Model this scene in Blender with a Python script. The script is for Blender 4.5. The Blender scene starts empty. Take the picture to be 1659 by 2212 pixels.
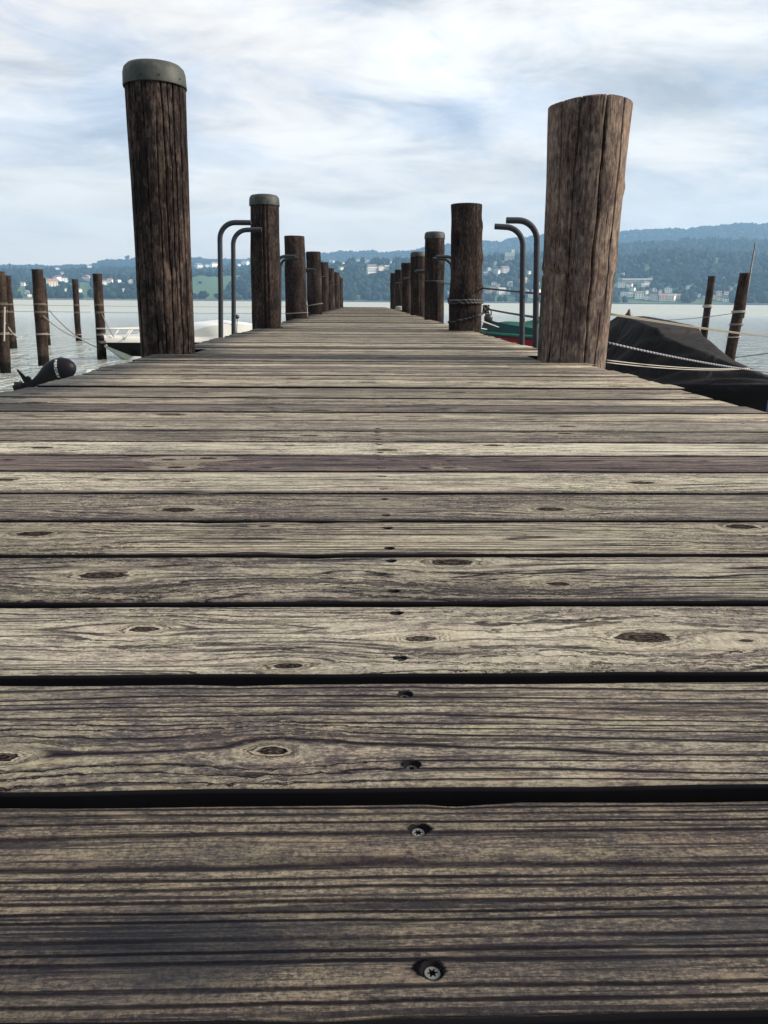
import bpy, bmesh, math, random
import numpy as np
from mathutils import Vector, Matrix, noise as mnoise
rad = math.radians
random.seed(7)
rng = np.random.default_rng(11)
S = bpy.context.scene
COL = S.collection
EYE = 0.283            # eye above the deck (z = 0); the lake lies at z = -0.97
WATER = -0.97

# ------------------------------------------------------------------ camera
cam_d = bpy.data.cameras.new('camera')
cam = bpy.data.objects.new('camera', cam_d)
COL.objects.link(cam)
cam_d.sensor_fit = 'VERTICAL'; cam_d.sensor_height = 36.0; cam_d.lens = 36.0 * 1662 / 2212
cam_d.clip_start = 0.02; cam_d.clip_end = 20000
Rm = Matrix.Rotation(rad(-1.51), 4, 'Z') @ Matrix.Rotation(rad(90 - 15.3), 4, 'X') @ Matrix.Rotation(rad(0.42), 4, 'Z')
cam.matrix_world = Matrix.Translation((0, 0, EYE)) @ Rm
S.camera = cam

# ------------------------------------------------------------------ node helper
def srgb(r, g, b):
    f = lambda c: (c / 255 / 12.92) if c / 255 <= 0.04045 else ((c / 255 + 0.055) / 1.055) ** 2.4
    return (f(r), f(g), f(b), 1.0)

class G:
    def __init__(s, tree):
        s.t = tree
    def node(s, kind, **kw):
        n = s.t.nodes.new(kind)
        for k, v in kw.items(): setattr(n, k, v)
        return n
    def put(s, sock, v):
        if v is None: return
        if isinstance(v, bpy.types.NodeSocket): s.t.links.new(v, sock)
        else: sock.default_value = v
    def m(s, op, a, b=None, c=None, clamp=False):
        n = s.node('ShaderNodeMath', operation=op, use_clamp=clamp)
        s.put(n.inputs[0], a); s.put(n.inputs[1], b); s.put(n.inputs[2], c)
        return n.outputs[0]
    def add(s, a, b): return s.m('ADD', a, b)
    def sub(s, a, b): return s.m('SUBTRACT', a, b)
    def mul(s, a, b): return s.m('MULTIPLY', a, b)
    def step(s, x, lo, hi, a=0.0, b=1.0):
        n = s.node('ShaderNodeMapRange', interpolation_type='SMOOTHSTEP')
        s.put(n.inputs[0], x)
        for i, v in enumerate((lo, hi, a, b)): s.put(n.inputs[i + 1], v)
        return n.outputs[0]
    def xyz(s, v):
        n = s.node('ShaderNodeSeparateXYZ'); s.put(n.inputs[0], v); return n.outputs
    def vec(s, x=0.0, y=0.0, z=0.0):
        n = s.node('ShaderNodeCombineXYZ')
        for i, v in enumerate((x, y, z)): s.put(n.inputs[i], v)
        return n.outputs[0]
    def noise(s, v, scale=1.0, detail=2.0, rough=0.5, dist=0.0, out=0):
        n = s.node('ShaderNodeTexNoise')
        s.put(n.inputs['Vector'], v); s.put(n.inputs['Scale'], scale); s.put(n.inputs['Detail'], detail)
        s.put(n.inputs['Roughness'], rough); s.put(n.inputs['Distortion'], dist)
        return n.outputs[out]
    def mix(s, f, a, b, blend='MIX'):
        n = s.node('ShaderNodeMix', data_type='RGBA', blend_type=blend)
        s.put(n.inputs[0], f); s.put(n.inputs[6], a); s.put(n.inputs[7], b)
        return n.outputs[2]
    def ramp(s, f, stops):
        n = s.node('ShaderNodeValToRGB'); s.put(n.inputs[0], f)
        e = n.color_ramp.elements
        while len(e) < len(stops): e.new(0.5)
        for i, (p, c) in enumerate(stops): e[i].position = p; e[i].color = c
        return n.outputs[0]
    def bump(s, h, strength=0.5, dist=0.002, normal=None):
        n = s.node('ShaderNodeBump'); s.put(n.inputs['Height'], h)
        s.put(n.inputs['Strength'], strength); s.put(n.inputs['Distance'], dist); s.put(n.inputs['Normal'], normal)
        return n.outputs[0]
    def rnd(s): return s.node('ShaderNodeObjectInfo').outputs['Random']
    def coord(s, which='Object'): return s.node('ShaderNodeTexCoord').outputs[which]

def new_mat(name):
    m = bpy.data.materials.new(name); m.use_nodes = True
    t = m.node_tree; g = G(t)
    return m, g, t.nodes['Principled BSDF']

def simple_mat(name, col, rough=0.6, metal=0.0, var=0.25, scale=8.0, bump=0.0, spec=0.5):
    m, g, p = new_mat(name)
    c = g.coord()
    n = g.noise(c, scale, 4, 0.6)
    dark = tuple(x * (1 - var) for x in col[:3]) + (1,)
    lite = tuple(min(1, x * (1 + var)) for x in col[:3]) + (1,)
    g.put(p.inputs['Base Color'], g.mix(n, dark, lite))
    g.put(p.inputs['Roughness'], rough); g.put(p.inputs['Metallic'], metal)
    g.put(p.inputs['Specular IOR Level'], spec)
    if bump: g.put(p.inputs['Normal'], g.bump(g.noise(c, scale * 4, 3), bump, 0.004))
    return m

# ------------------------------------------------------------------ world: veiled afternoon sky
SUN_AZ, SUN_EL = 94.0, 27.0      # degrees right of the pier's axis, above the horizon
W = bpy.data.worlds.new('World'); S.world = W; W.use_nodes = True
g = G(W.node_tree)
bgn = W.node_tree.nodes['Background']
sky = g.node('ShaderNodeTexSky', sky_type='NISHITA', sun_disc=False)
sky.sun_elevation = rad(SUN_EL); sky.sun_rotation = rad(SUN_AZ); sky.air_density = 1.0; sky.dust_density = 2.0; sky.ozone_density = 2.0
d = g.coord('Generated')
dx, dy, dz = g.xyz(d)
zc = g.m('MAXIMUM', dz, 0.0)
den = g.add(zc, 0.16)
px, py = g.m('DIVIDE', dx, den), g.m('DIVIDE', dy, den)
# streaks drift from lower left to upper right
ux = g.add(g.mul(px, 0.80), g.mul(py, 0.60)); uy = g.sub(g.mul(py, 0.80), g.mul(px, 0.60))
pv = g.vec(g.mul(ux, 0.42), uy, 0.0)
warp = g.noise(g.vec(px, py, 3.0), 1.1, 4, 0.6, out=1)
wv = g.node('ShaderNodeVectorMath', operation='MULTIPLY_ADD')
g.put(wv.inputs[0], warp); wv.inputs[1].default_value = (0.7, 0.7, 0.7); g.put(wv.inputs[2], pv)
pv = wv.outputs[0]
n1 = g.noise(pv, 1.9, 10, 0.64, 0.5)
n2 = g.noise(g.vec(px, py, 9.0), 0.9, 5, 0.55, 0.2)
n3 = g.noise(pv, 4.6, 8, 0.66, 0.4)
cover = g.add(g.mul(n1, 0.62), g.add(g.mul(n2, 0.5), g.mul(n3, 0.16)))
mask = g.step(cover, 0.555, 0.70)
veil = g.add(0.64, g.mul(mask, 0.36))
K = 6.1
def kc(r, g_, b): c = srgb(r, g_, b); return (c[0] * K, c[1] * K, c[2] * K, 1)
tex = g.noise(g.vec(g.mul(px, 0.7), py, 20.0), 2.4, 9, 0.63, 0.5)
tone = g.add(g.mul(tex, 0.65), g.mul(n2, 0.45))
cloud = g.ramp(tone, [(0.40, kc(164, 168, 174)), (0.48, kc(202, 204, 207)), (0.54, kc(229, 227, 225)), (0.63, kc(252, 250, 246))])
warm = g.step(g.noise(g.vec(px, py, 40.0), 0.8, 3), 0.45, 0.66)
cloud = g.mix(g.mul(warm, 0.45), cloud, kc(236, 222, 208))
# heavier grey bank towards the right
bank = g.mul(g.step(px, 0.15, 1.1), g.step(g.noise(g.vec(px, py, 60.0), 1.1, 6, .6), .40, .62))
cloud = g.mix(g.mul(bank, 0.55), cloud, kc(176, 178, 182))
blue = kc(146, 176, 218)
base = g.mix(0.85, g.mix(0.0, sky.outputs[0], (0, 0, 0, 1)), blue)
skyc = g.mix(veil, base, cloud)
# thin bright cloud high up ahead
bd = g.node('ShaderNodeVectorMath', operation='DOT_PRODUCT')
gn = g.node('ShaderNodeVectorMath', operation='NORMALIZE'); g.put(gn.inputs[0], d)
g.put(bd.inputs[0], gn.outputs[0])
ba, be = rad(18), rad(34); bd.inputs[1].default_value = (math.sin(ba) * math.cos(be), math.cos(ba) * math.cos(be), math.sin(be))
glow = g.mul(g.step(bd.outputs['Value'], 0.965, 1.0), g.step(tex, 0.36, 0.60, 0.25, 1.0))
skyc = g.mix(g.mul(glow, 0.85), skyc, kc(255, 255, 252))
hz = g.step(zc, 0.0, 0.24, 1.0, 0.0)
skyc = g.mix(g.mul(hz, 0.85), skyc, kc(234, 220, 200))
g.put(bgn.inputs[0], skyc); bgn.inputs[1].default_value = 0.1

# ------------------------------------------------------------------ sun (behind thin cloud) and exposure
sun_d = bpy.data.lights.new('sun', 'SUN'); sun = bpy.data.objects.new('sun', sun_d); COL.objects.link(sun)
sun_d.energy = 5.0; sun_d.angle = rad(12); sun_d.color = (1.0, 0.86, 0.70)
sv = Vector((math.sin(rad(SUN_AZ)) * math.cos(rad(SUN_EL)), math.cos(rad(SUN_AZ)) * math.cos(rad(SUN_EL)), math.sin(rad(SUN_EL))))
sun.rotation_euler = sv.to_track_quat('Z', 'Y').to_euler()
S.view_settings.view_transform = 'Standard'; S.view_settings.look = 'None'
S.view_settings.exposure = 1.0; S.view_settings.gamma = 1.0; S.view_settings.use_curve_mapping = False
S.cycles.max_bounces = 6; S.cycles.diffuse_bounces = 3; S.cycles.volume_bounces = 1
S.cycles.transparent_max_bounces = 6

# ------------------------------------------------------------------ object helpers
def tag(o, label=None, cat=None, group=None, kind=None):
    if label: o['label'] = label
    if cat: o['category'] = cat
    if group: o['group'] = group
    if kind: o['kind'] = kind
    return o

def empty(name, loc=(0, 0, 0), rz=0.0):
    o = bpy.data.objects.new(name, None); o.empty_display_size = 0.2
    o.location = loc; o.rotation_euler = (0, 0, rz); COL.objects.link(o); return o

def link(name, me, mat=None, parent=None, loc=(0, 0, 0), rot=(0, 0, 0)):
    o = bpy.data.objects.new(name, me)
    if mat is not None and not me.materials: me.materials.append(mat)
    o.location = loc; o.rotation_euler = rot; o.parent = parent
    COL.objects.link(o); return o

def mesh(name, verts, faces, smooth=False, uvs=None):
    me = bpy.data.meshes.new(name)
    me.from_pydata([tuple(map(float, v)) for v in verts], [], [tuple(int(i) for i in f) for f in faces])
    if uvs is not None:
        l = me.uv_layers.new(name='uv')
        vi = np.zeros(len(me.loops), dtype=np.int32); me.loops.foreach_get('vertex_index', vi)
        l.data.foreach_set('uv', np.asarray(uvs, dtype=np.float32)[vi].ravel())
    if smooth: me.polygons.foreach_set('use_smooth', [True] * len(me.polygons))
    me.update(); return me

class MB:
    """collects pieces of one part"""
    def __init__(s): s.v = []; s.f = []
    def put(s, v, f):
        b = len(s.v); s.v += [tuple(map(float, p)) for p in v]; s.f += [tuple(int(i) + b for i in q) for q in f]; return s
    def box(s, c, d, rz=0.0, M=None):
        hx, hy, hz_ = d[0] / 2, d[1] / 2, d[2] / 2
        co, si = math.cos(rz), math.sin(rz); v = []
        for z in (-hz_, hz_):
            for x, y in ((-hx, -hy), (hx, -hy), (hx, hy), (-hx, hy)):
                v.append((c[0] + x * co - y * si, c[1] + x * si + y * co, c[2] + z))
        return s.put(v, [(3, 2, 1, 0), (4, 5, 6, 7), (0, 1, 5, 4), (1, 2, 6, 5), (2, 3, 7, 6), (3, 0, 4, 7)])
    def tube(s, pts, r, n=10, cap=True):
        pts = [Vector(p) for p in pts]; R = r if hasattr(r, '__len__') else [r] * len(pts)
        v = []; f = []; up = None
        for i, p in enumerate(pts):
            t = (pts[min(i + 1, len(pts) - 1)] - pts[max(i - 1, 0)]).normalized()
            if up is None:
                up = Vector((0, 0, 1)) if abs(t.z) < 0.9 else Vector((1, 0, 0))
            a = (up - t * up.dot(t)).normalized(); up = a; b = t.cross(a)
            for k in range(n):
                w = 2 * math.pi * k / n; v.append(p + (a * math.cos(w) + b * math.sin(w)) * R[i])
        for i in range(len(pts) - 1):
            for k in range(n): f.append((i * n + k, i * n + (k + 1) % n, (i + 1) * n + (k + 1) % n, (i + 1) * n + k))
        if cap: f.append(tuple(range(n))[::-1]); f.append(tuple((len(pts) - 1) * n + k for k in range(n)))
        return s.put(v, f)
    def mesh(s, name, smooth=False): return mesh(name, s.v, s.f, smooth)
    def build(s, name, mat, parent=None, smooth=False, loc=(0, 0, 0)):
        return link(name, s.mesh(name, smooth), mat, parent, loc)

def grid_mesh(name, P, smooth=True, uv=None, closed_u=False):
    P = np.asarray(P, dtype=float); a, b = P.shape[:2]
    idx = np.arange(a * b).reshape(a, b); f = []
    for i in range(a - 1 + (1 if closed_u else 0)):
        i2 = (i + 1) % a
        for j in range(b - 1): f.append((idx[i, j], idx[i2, j], idx[i2, j + 1], idx[i, j + 1]))
    return mesh(name, P.reshape(-1, 3), f, smooth, None if uv is None else np.asarray(uv).reshape(-1, 2))

# ================================================================== WOOD OF THE DECK
def wood_mat(name, light, mid, dark, freq=130.0, knots=None, spots=(), lines=0.8, width=0.35, warp=1.2, patch=0.6, stain=0.25, damp=(), bow=0.0, tall=1.0, stk=230.0, clump=0.0, edge_dark=.55, generic=False):
    """plank coordinates: x along the board, y across, metres"""
    m, g, p = new_mat(name)
    X, Y, Z = g.xyz(g.coord())
    r = g.rnd(); off = g.mul(r, 57.0)
    xo = g.add(X, off)
    # slow wander of the grain
    w1 = g.noise(g.vec(g.mul(xo, 1.6), g.mul(Y, 7.0), off), 1.0, 3, 0.5)
    w2 = g.noise(g.vec(g.mul(xo, 9.0), g.mul(Y, 40.0), off), 1.0, 2, 0.5)
    kdist = g.step(g.noise(g.vec(g.mul(xo, 60.0), g.mul(Y, 170.0), off), 1.0, 4, .7), .3, .7, .70, 1.35)
    ye = Y
    ring = None; core = None; tot = None; rings = None
    def addto(a, b): return b if a is None else g.add(a, b)
    if knots is None:
        v = g.node('ShaderNodeTexVoronoi', voronoi_dimensions='2D')
        g.put(v.inputs['Vector'], g.vec(g.mul(xo, 2.6), g.add(g.mul(Y, 9.0), g.mul(r, 31.0)), 0)); v.inputs['Scale'].default_value = 1.0
        v.inputs['Randomness'].default_value = 0.95
        cx, cy, _ = g.xyz(v.outputs['Position'])
        ex = g.sub(g.mul(xo, 2.6), cx); ey = g.sub(g.add(g.mul(Y, 9.0), g.mul(r, 31.0)), cy)
        kr = g.xyz(v.outputs['Color'])[0]          # size of the knot differs from cell to cell
        size = g.m('MAXIMUM', g.sub(g.mul(kr, 1.35), 0.35), 0.10)
        ex = g.m('DIVIDE', g.mul(ex, 0.385), g.mul(size, 0.052)); ey = g.m('DIVIDE', g.mul(ey, 0.111), g.mul(size, 0.016))
        q = g.mul(g.add(g.mul(ex, ex), g.mul(ey, ey)), kdist)
        G1 = g.m('POWER', 2.718, g.mul(q, -0.10))
        ye = g.sub(Y, g.mul(g.mul(ey, G1), 0.006))
        ring = G1; core = g.m('POWER', 2.718, g.mul(q, -1.1))
        rings = g.mul(g.step(g.m('ABSOLUTE', g.sub(g.mul(g.m('FRACT', g.mul(g.m('SQRT', q), 1.7)), 2.0), 1.0)), .55, .95), g.mul(g.step(q, .9, 1.2), g.step(q, 7.0, 3.0)))
    else:
        for (kx, ky, s) in knots:
            ax = g.m('DIVIDE', g.sub(X, kx), 0.0135 * s); dy_ = g.sub(Y, ky)
            ay = g.m('DIVIDE', dy_, 0.0062 * s)
            q = g.mul(g.add(g.mul(ax, ax), g.mul(ay, ay)), kdist)
            G1 = g.m('POWER', 2.718, g.mul(q, -0.045))
            ye = g.sub(ye, g.mul(g.mul(dy_, G1), 0.86))
            ring = addto(ring, G1); core = addto(core, g.m('POWER', 2.718, g.mul(q, -1.0)))
            rings = addto(rings, g.mul(g.step(g.m('ABSOLUTE', g.sub(g.mul(g.m('FRACT', g.mul(g.m('SQRT', q), 2.3)), 2.0), 1.0)), .50, .95), g.step(q, 9.0, 2.0)))
    vary = g.noise(g.vec(off, g.mul(ye, 26.0), g.mul(xo, 0.25)), 1.0, 2, 0.5)   # ring spacing changes across the board
    F = g.add(g.mul(ye, freq), g.add(g.mul(w1, warp * 9.0), g.add(g.mul(w2, 0.5), g.mul(vary, 5.0))))
    if bow: F = g.add(F, g.mul(g.mul(X, X), bow))
    if core is not None: F = g.add(F, g.mul(core, 2.2))
    fr = g.m('FRACT', F)
    tri = g.m('ABSOLUTE', g.sub(g.mul(fr, 2.0), 1.0))
    ln = g.step(tri, 1.0 - width, 0.98)
    lmod = g.step(g.noise(g.vec(g.mul(xo, 2.2), g.mul(Y, 55.0), off), 1.0, 3, 0.6), 0.26, 0.50, 0.45, 1.0)
    ln = g.mul(ln, lmod)
    # fibres and short checks
    fib = g.noise(g.vec(g.mul(xo, 14.0), g.mul(ye, 900.0), off), 1.0, 3, 0.65)
    fib2 = g.noise(g.vec(g.mul(xo, 110.0), g.mul(ye, 700.0), off), 1.0, 4, 0.75)
    spk = g.noise(g.vec(g.mul(xo, 330.0), g.mul(ye, 620.0), g.add(off, 2.0)), 1.0, 3, 0.7)
    blot = g.noise(g.vec(g.mul(xo, 34.0), g.mul(Y, 110.0), off), 1.0, 6, 0.72)
    big = g.noise(g.vec(g.mul(xo, 3.0), g.mul(Y, 10.0), off), 1.0, 4, 0.6)
    t = g.add(g.add(g.mul(blot, 0.30), g.mul(spk, 0.24)), g.add(g.mul(fib2, 0.32), g.mul(big, 0.20)))
    colr = g.ramp(t, [(0.455, dark), (0.515, mid), (0.585, light)])
    if generic:
        tone_ = g.ramp(r, [(0.0, (0.36, 0.34, 0.36, 1)), (0.22, (1.10, 1.07, 0.99, 1)), (0.42, (0.52, 0.49, 0.49, 1)), (0.6, (1.0, .97, .90, 1)), (0.8, (1.38, 1.36, 1.26, 1)), (1.0, (0.34, 0.31, 0.33, 1))])
        colr = g.mix(1.0, colr, tone_, 'MULTIPLY')
    if clump:      # felted clumps of weathered fibre, worn bright in places
        cl_ = g.noise(g.vec(g.mul(xo, 380.0), g.mul(Y, 270.0), g.add(off, 21.0)), 1.0, 4, .7)
        colr = g.mix(g.mul(g.step(cl_, .54, .40), clump), colr, (0.020, 0.018, 0.022, 1))
        wr = g.step(g.noise(g.vec(g.mul(xo, 22.0), g.mul(Y, 90.0), g.add(off, 31.0)), 1.0, 4, .6), .55, .72)
        colr = g.mix(g.mul(wr, .6), colr, (0.32, 0.27, 0.19, 1))
    # weathered violet and lichen green tints
    tint = g.noise(g.vec(g.mul(xo, 11.0), g.mul(Y, 34.0), g.add(off, 5.0)), 1.0, 4, 0.6)
    colr = g.mix(g.mul(g.step(tint, 0.50, 0.66), patch), colr, g.mix(1.0, colr, (0.86, 0.74, 0.76, 1), 'MULTIPLY'))
    colr = g.mix(g.mul(g.step(tint, 0.48, 0.34), patch), colr, g.mix(1.0, colr, (1.02, 1.06, 0.86, 1), 'MULTIPLY'))
    st = g.step(g.noise(g.vec(g.mul(xo, 4.0), g.mul(Y, 14.0), g.add(off, 11.0)), 1.0, 5, 0.62), 0.50, 0.72)
    colr = g.mix(g.mul(st, stain), colr, (0.030, 0.032, 0.038, 1))
    colr = g.mix(g.mul(ln, lines), colr, (0.014, 0.012, 0.018, 1))
    sk = g.noise(g.vec(g.mul(xo, 4.5), g.mul(ye, stk), g.add(off, 7.0)), 1.0, 4, 0.62)
    skm = g.mul(g.step(sk, 0.525, 0.60), g.step(blot, .34, .58, .35, 1.0))
    colr = g.mix(g.mul(skm, 0.80), colr, (0.020, 0.017, 0.023, 1))
    sk2 = g.step(sk, 0.45, 0.34)
    colr = g.mix(g.mul(sk2, 0.40), colr, g.mix(1.0, colr, (1.5, 1.48, 1.42, 1), 'MULTIPLY'))
    chk = g.m('MAXIMUM', g.step(fib, 0.62, 0.72), g.mul(skm, .7))
    colr = g.mix(g.mul(chk, 0.75), colr, (0.02, 0.02, 0.026, 1))
    h = g.add(g.mul(ln, -1.0), g.add(g.mul(fib, -0.35), g.mul(fib2, 0.30)))
    if core is not None:
        rim = g.mul(g.step(ring, 0.66, 0.80), g.step(core, 0.50, 0.36))
        colr = g.mix(g.mul(rim, 0.40), colr, (0.36, 0.33, 0.25, 1))
        colr = g.mix(g.mul(rings, 0.82), colr, (0.02, 0.017, 0.02, 1))
        kn = g.step(g.add(core, g.mul(g.sub(blot, 0.5), 0.35)), 0.36, 0.50)
        kcol = g.ramp(g.noise(g.vec(g.mul(X, 260.0), g.mul(Y, 520.0), 3.0), 1.0, 5, 0.75), [(0.42, (0.004, 0.004, 0.006, 1)), (0.53, (0.035, 0.028, 0.026, 1)), (0.66, (0.13, 0.105, 0.085, 1))])
        kcol = g.mix(g.mul(g.m('MINIMUM', rings, 1.0), .85), kcol, (0.004, 0.004, 0.006, 1))
        colr = g.mix(g.mul(kn, 0.92), colr, kcol)
        h = g.sub(h, g.mul(kn, 0.6))
    for (sx, sy, a, b) in spots:                      # splintered dark wood round the screws
        ax = g.m('DIVIDE', g.sub(X, sx), a); ay = g.m('DIVIDE', g.sub(Y, sy), b)
        q = g.add(g.add(g.mul(ax, ax), g.mul(ay, ay)), g.mul(g.sub(blot, 0.5), 2.2))
        sm = g.step(q, 1.0, 0.6); colr = g.mix(sm, colr, (0.004, 0.004, 0.006, 1)); chk = g.m('MAXIMUM', chk, sm)
    for (sx, sy, a, b, am) in damp:
        ax = g.m('DIVIDE', g.sub(X, sx), a); ay = g.m('DIVIDE', g.sub(Y, sy), b)
        q = g.add(g.add(g.mul(ax, ax), g.mul(ay, ay)), g.mul(g.sub(big, 0.5), 3.0))
        colr = g.mix(g.mul(g.step(q, 1.4, 0.1), am), colr, (0.010, 0.012, 0.018, 1))
    # colour darkens along the board edges
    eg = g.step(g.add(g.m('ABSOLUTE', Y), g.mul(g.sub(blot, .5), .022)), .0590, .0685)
    colr = g.mix(g.mul(eg, edge_dark), colr, (0.020, 0.018, 0.022, 1))
    # end grain, undersides and edges stay darker and grey
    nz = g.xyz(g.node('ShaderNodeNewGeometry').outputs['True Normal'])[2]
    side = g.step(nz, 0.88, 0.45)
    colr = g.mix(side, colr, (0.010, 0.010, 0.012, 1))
    colr = g.mix(1.0, colr, (.80, .80, .80, 1), 'MULTIPLY')
    g.put(p.inputs['Base Color'], colr)
    g.put(p.inputs['Roughness'], g.step(blot, 0.3, 0.7, 0.60, 0.85))
    sp_ = g.mul(g.sub(1.0, g.m('MAXIMUM', ln, chk)), .20)
    if core is not None: sp_ = g.mul(sp_, g.sub(1.0, kn))
    g.put(p.inputs['Specular IOR Level'], g.mul(sp_, g.sub(1.0, side)))
    g.put(p.inputs['Normal'], g.bump(g.mul(g.add(h, g.mul(spk, .25)), g.sub(1.0, side)), 0.9, 0.0022 * tall))
    return m

A = (0.34, 0.325, 0.255, 1); B = (0.135, 0.113, 0.102, 1); Cc = (0.036, 0.030, 0.038, 1)
pale = (0.42, 0.40, 0.325, 1); paleM = (0.235, 0.215, 0.18, 1); paleD = (0.062, 0.052, 0.058, 1)
brn = (0.19, 0.155, 0.135, 1); brnM = (0.10, 0.075, 0.075, 1); brnD = (0.035, 0.028, 0.038, 1)
XC = -0.02   # planks are centred here across the pier
XL, XR = -1.135, 1.095
# boundaries of the near planks (front edge, back edge), metres ahead
near = [(0.2495, 0.3895), (0.4040, 0.5370), (0.5520, 0.6915), (0.7030, 0.8400), (0.8510, 0.9850), (0.9950, 1.1390),
        (1.1490, 1.2950), (1.3050, 1.4370), (1.4460, 1.5860), (1.5960, 1.7230), (1.7330, 1.8860)]
KN = {1: [(-0.06, 0.445, .8), (-0.233, 0.44, .8)], 2: [(-0.197, 0.64, 1.0), (0.049, 0.618, 1.0), (0.246, 0.619, 1.9), (0.334, 0.611, .5), (-0.062, 0.566, .9)],
      3: [(-0.278, 0.778, 1.9), (0.098, 0.819, 1.9), (0.202, 0.749, .9)], 4: [(-0.413, 0.932, 1.7), (0.497, 0.963, 1.7), (-0.13, .965, .6)],
      5: [(-0.261, 1.048, 1.9), (0.265, 1.052, 1.7)], 6: [(-0.582, 1.229, 1.6), (-0.419, 1.23, .8), (-0.29, 1.221, .7), (0.452, 1.215, 1.7)],
      7: [(-0.359, 1.398, 1.1), (-0.29, 1.411, 1.4), (-.33, 1.33, 1.2), (.15, 1.33, .9)], 8: [(-0.637, 1.514, 1.8), (-0.152, 1.547, .9), (0.044, 1.499, 1.8), (0.264, 1.553, 1.8)],
      9: [(-.12, 1.66, 1.6), (.45, 1.70, 1.4)], 10: [(.48, 1.80, 1.8), (-.2, 1.84, .9), (-.5, 1.78, 1.2)], 0: []}
SC = {0: [0.273, 0.366], 1: [0.428, 0.519], 2: [0.580, 0.675], 3: [0.730, 0.824], 4: [0.872, 0.957], 5: [1.02, 1.11], 6: [1.17, 1.26], 7: [1.33, 1.41], 8: [1.47, 1.56], 9: [1.62, 1.70], 10: [1.76, 1.85]}
style = {0: dict(light=(0.215, 0.185, 0.138, 1), mid=(0.080, 0.067, 0.058, 1), dark=(0.018, 0.016, 0.020, 1), clump=.5, freq=112, lines=.92, width=.46, warp=.08, patch=.4, stain=.6, tall=1.5, damp=[(-.06, -.035, .055, .030, .8), (.005, -.03, .04, .02, .5), (-.13, -.03, .05, .03, .45)]),  # vignette falloff is darkened into the colours of the first two boards
         1: dict(clump=.25, light=(0.29, 0.27, 0.205, 1), mid=(0.108, 0.090, 0.082, 1), dark=(0.030, 0.025, 0.032, 1), freq=98, lines=1.0, width=.34, warp=.30, patch=.4, stain=.30, bow=6.0),
         2: dict(light=pale, mid=paleM, dark=paleD, freq=60, lines=0.80, width=.20, warp=.75, patch=.4, stain=.25),
         3: dict(light=A, mid=(0.16, 0.14, 0.12, 1), dark=Cc, freq=105, lines=1.00, width=.42, warp=1.1, patch=.4, stain=.30),
         4: dict(light=A, mid=(0.19, 0.165, 0.13, 1), dark=Cc, freq=100, lines=0.90, width=.38, warp=.8, patch=.4, stain=.30),
         5: dict(light=A, mid=B, dark=Cc, freq=190, lines=0.95, width=.40, warp=1.2, patch=.4, stain=.35),
         6: dict(light=(.50, .48, .39, 1), mid=(.31, .29, .235, 1), dark=paleD, freq=120, lines=0.70, width=.26, warp=.5, patch=.4, stain=.15),
         7: dict(light=brn, mid=brnM, dark=brnD, freq=100, lines=0.90, width=.40, warp=1.3, patch=.4, stain=.35),
         8: dict(light=(.55, .53, .44, 1), mid=(0.40, 0.38, 0.31, 1), dark=paleD, freq=110, lines=0.65, width=.24, warp=.5, patch=.3, stain=.10),
         9: dict(light=A, mid=B, dark=Cc, freq=100, lines=0.95, width=.4, warp=.9, patch=.4, stain=.4),
         10: dict(light=pale, mid=paleM, dark=paleD, freq=130, lines=0.75, width=.3, warp=.6, patch=.5, stain=.2)}
M_gen = wood_mat('deck_wood', (0.50, 0.475, 0.40, 1), (0.28, 0.26, 0.222, 1), (0.06, 0.052, 0.058, 1), freq=85, lines=.95, width=.40, warp=.9, patch=.4, stain=.62, stk=110.0, edge_dark=.92, generic=True)
M_beam = simple_mat('beam_wood', (0.035, 0.032, 0.030, 1), 0.8, var=.4, scale=12)
M_screw = simple_mat('screw_steel', (0.12, 0.125, 0.128, 1), 0.6, metal=0.4, var=.5, scale=400)
M_hole = simple_mat('screw_recess', (0.01, 0.01, 0.012, 1), 0.9)

pier = tag(empty('pier', (0, 0, 0)), 'long weathered plank pier running straight out over the lake', 'pier')

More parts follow.
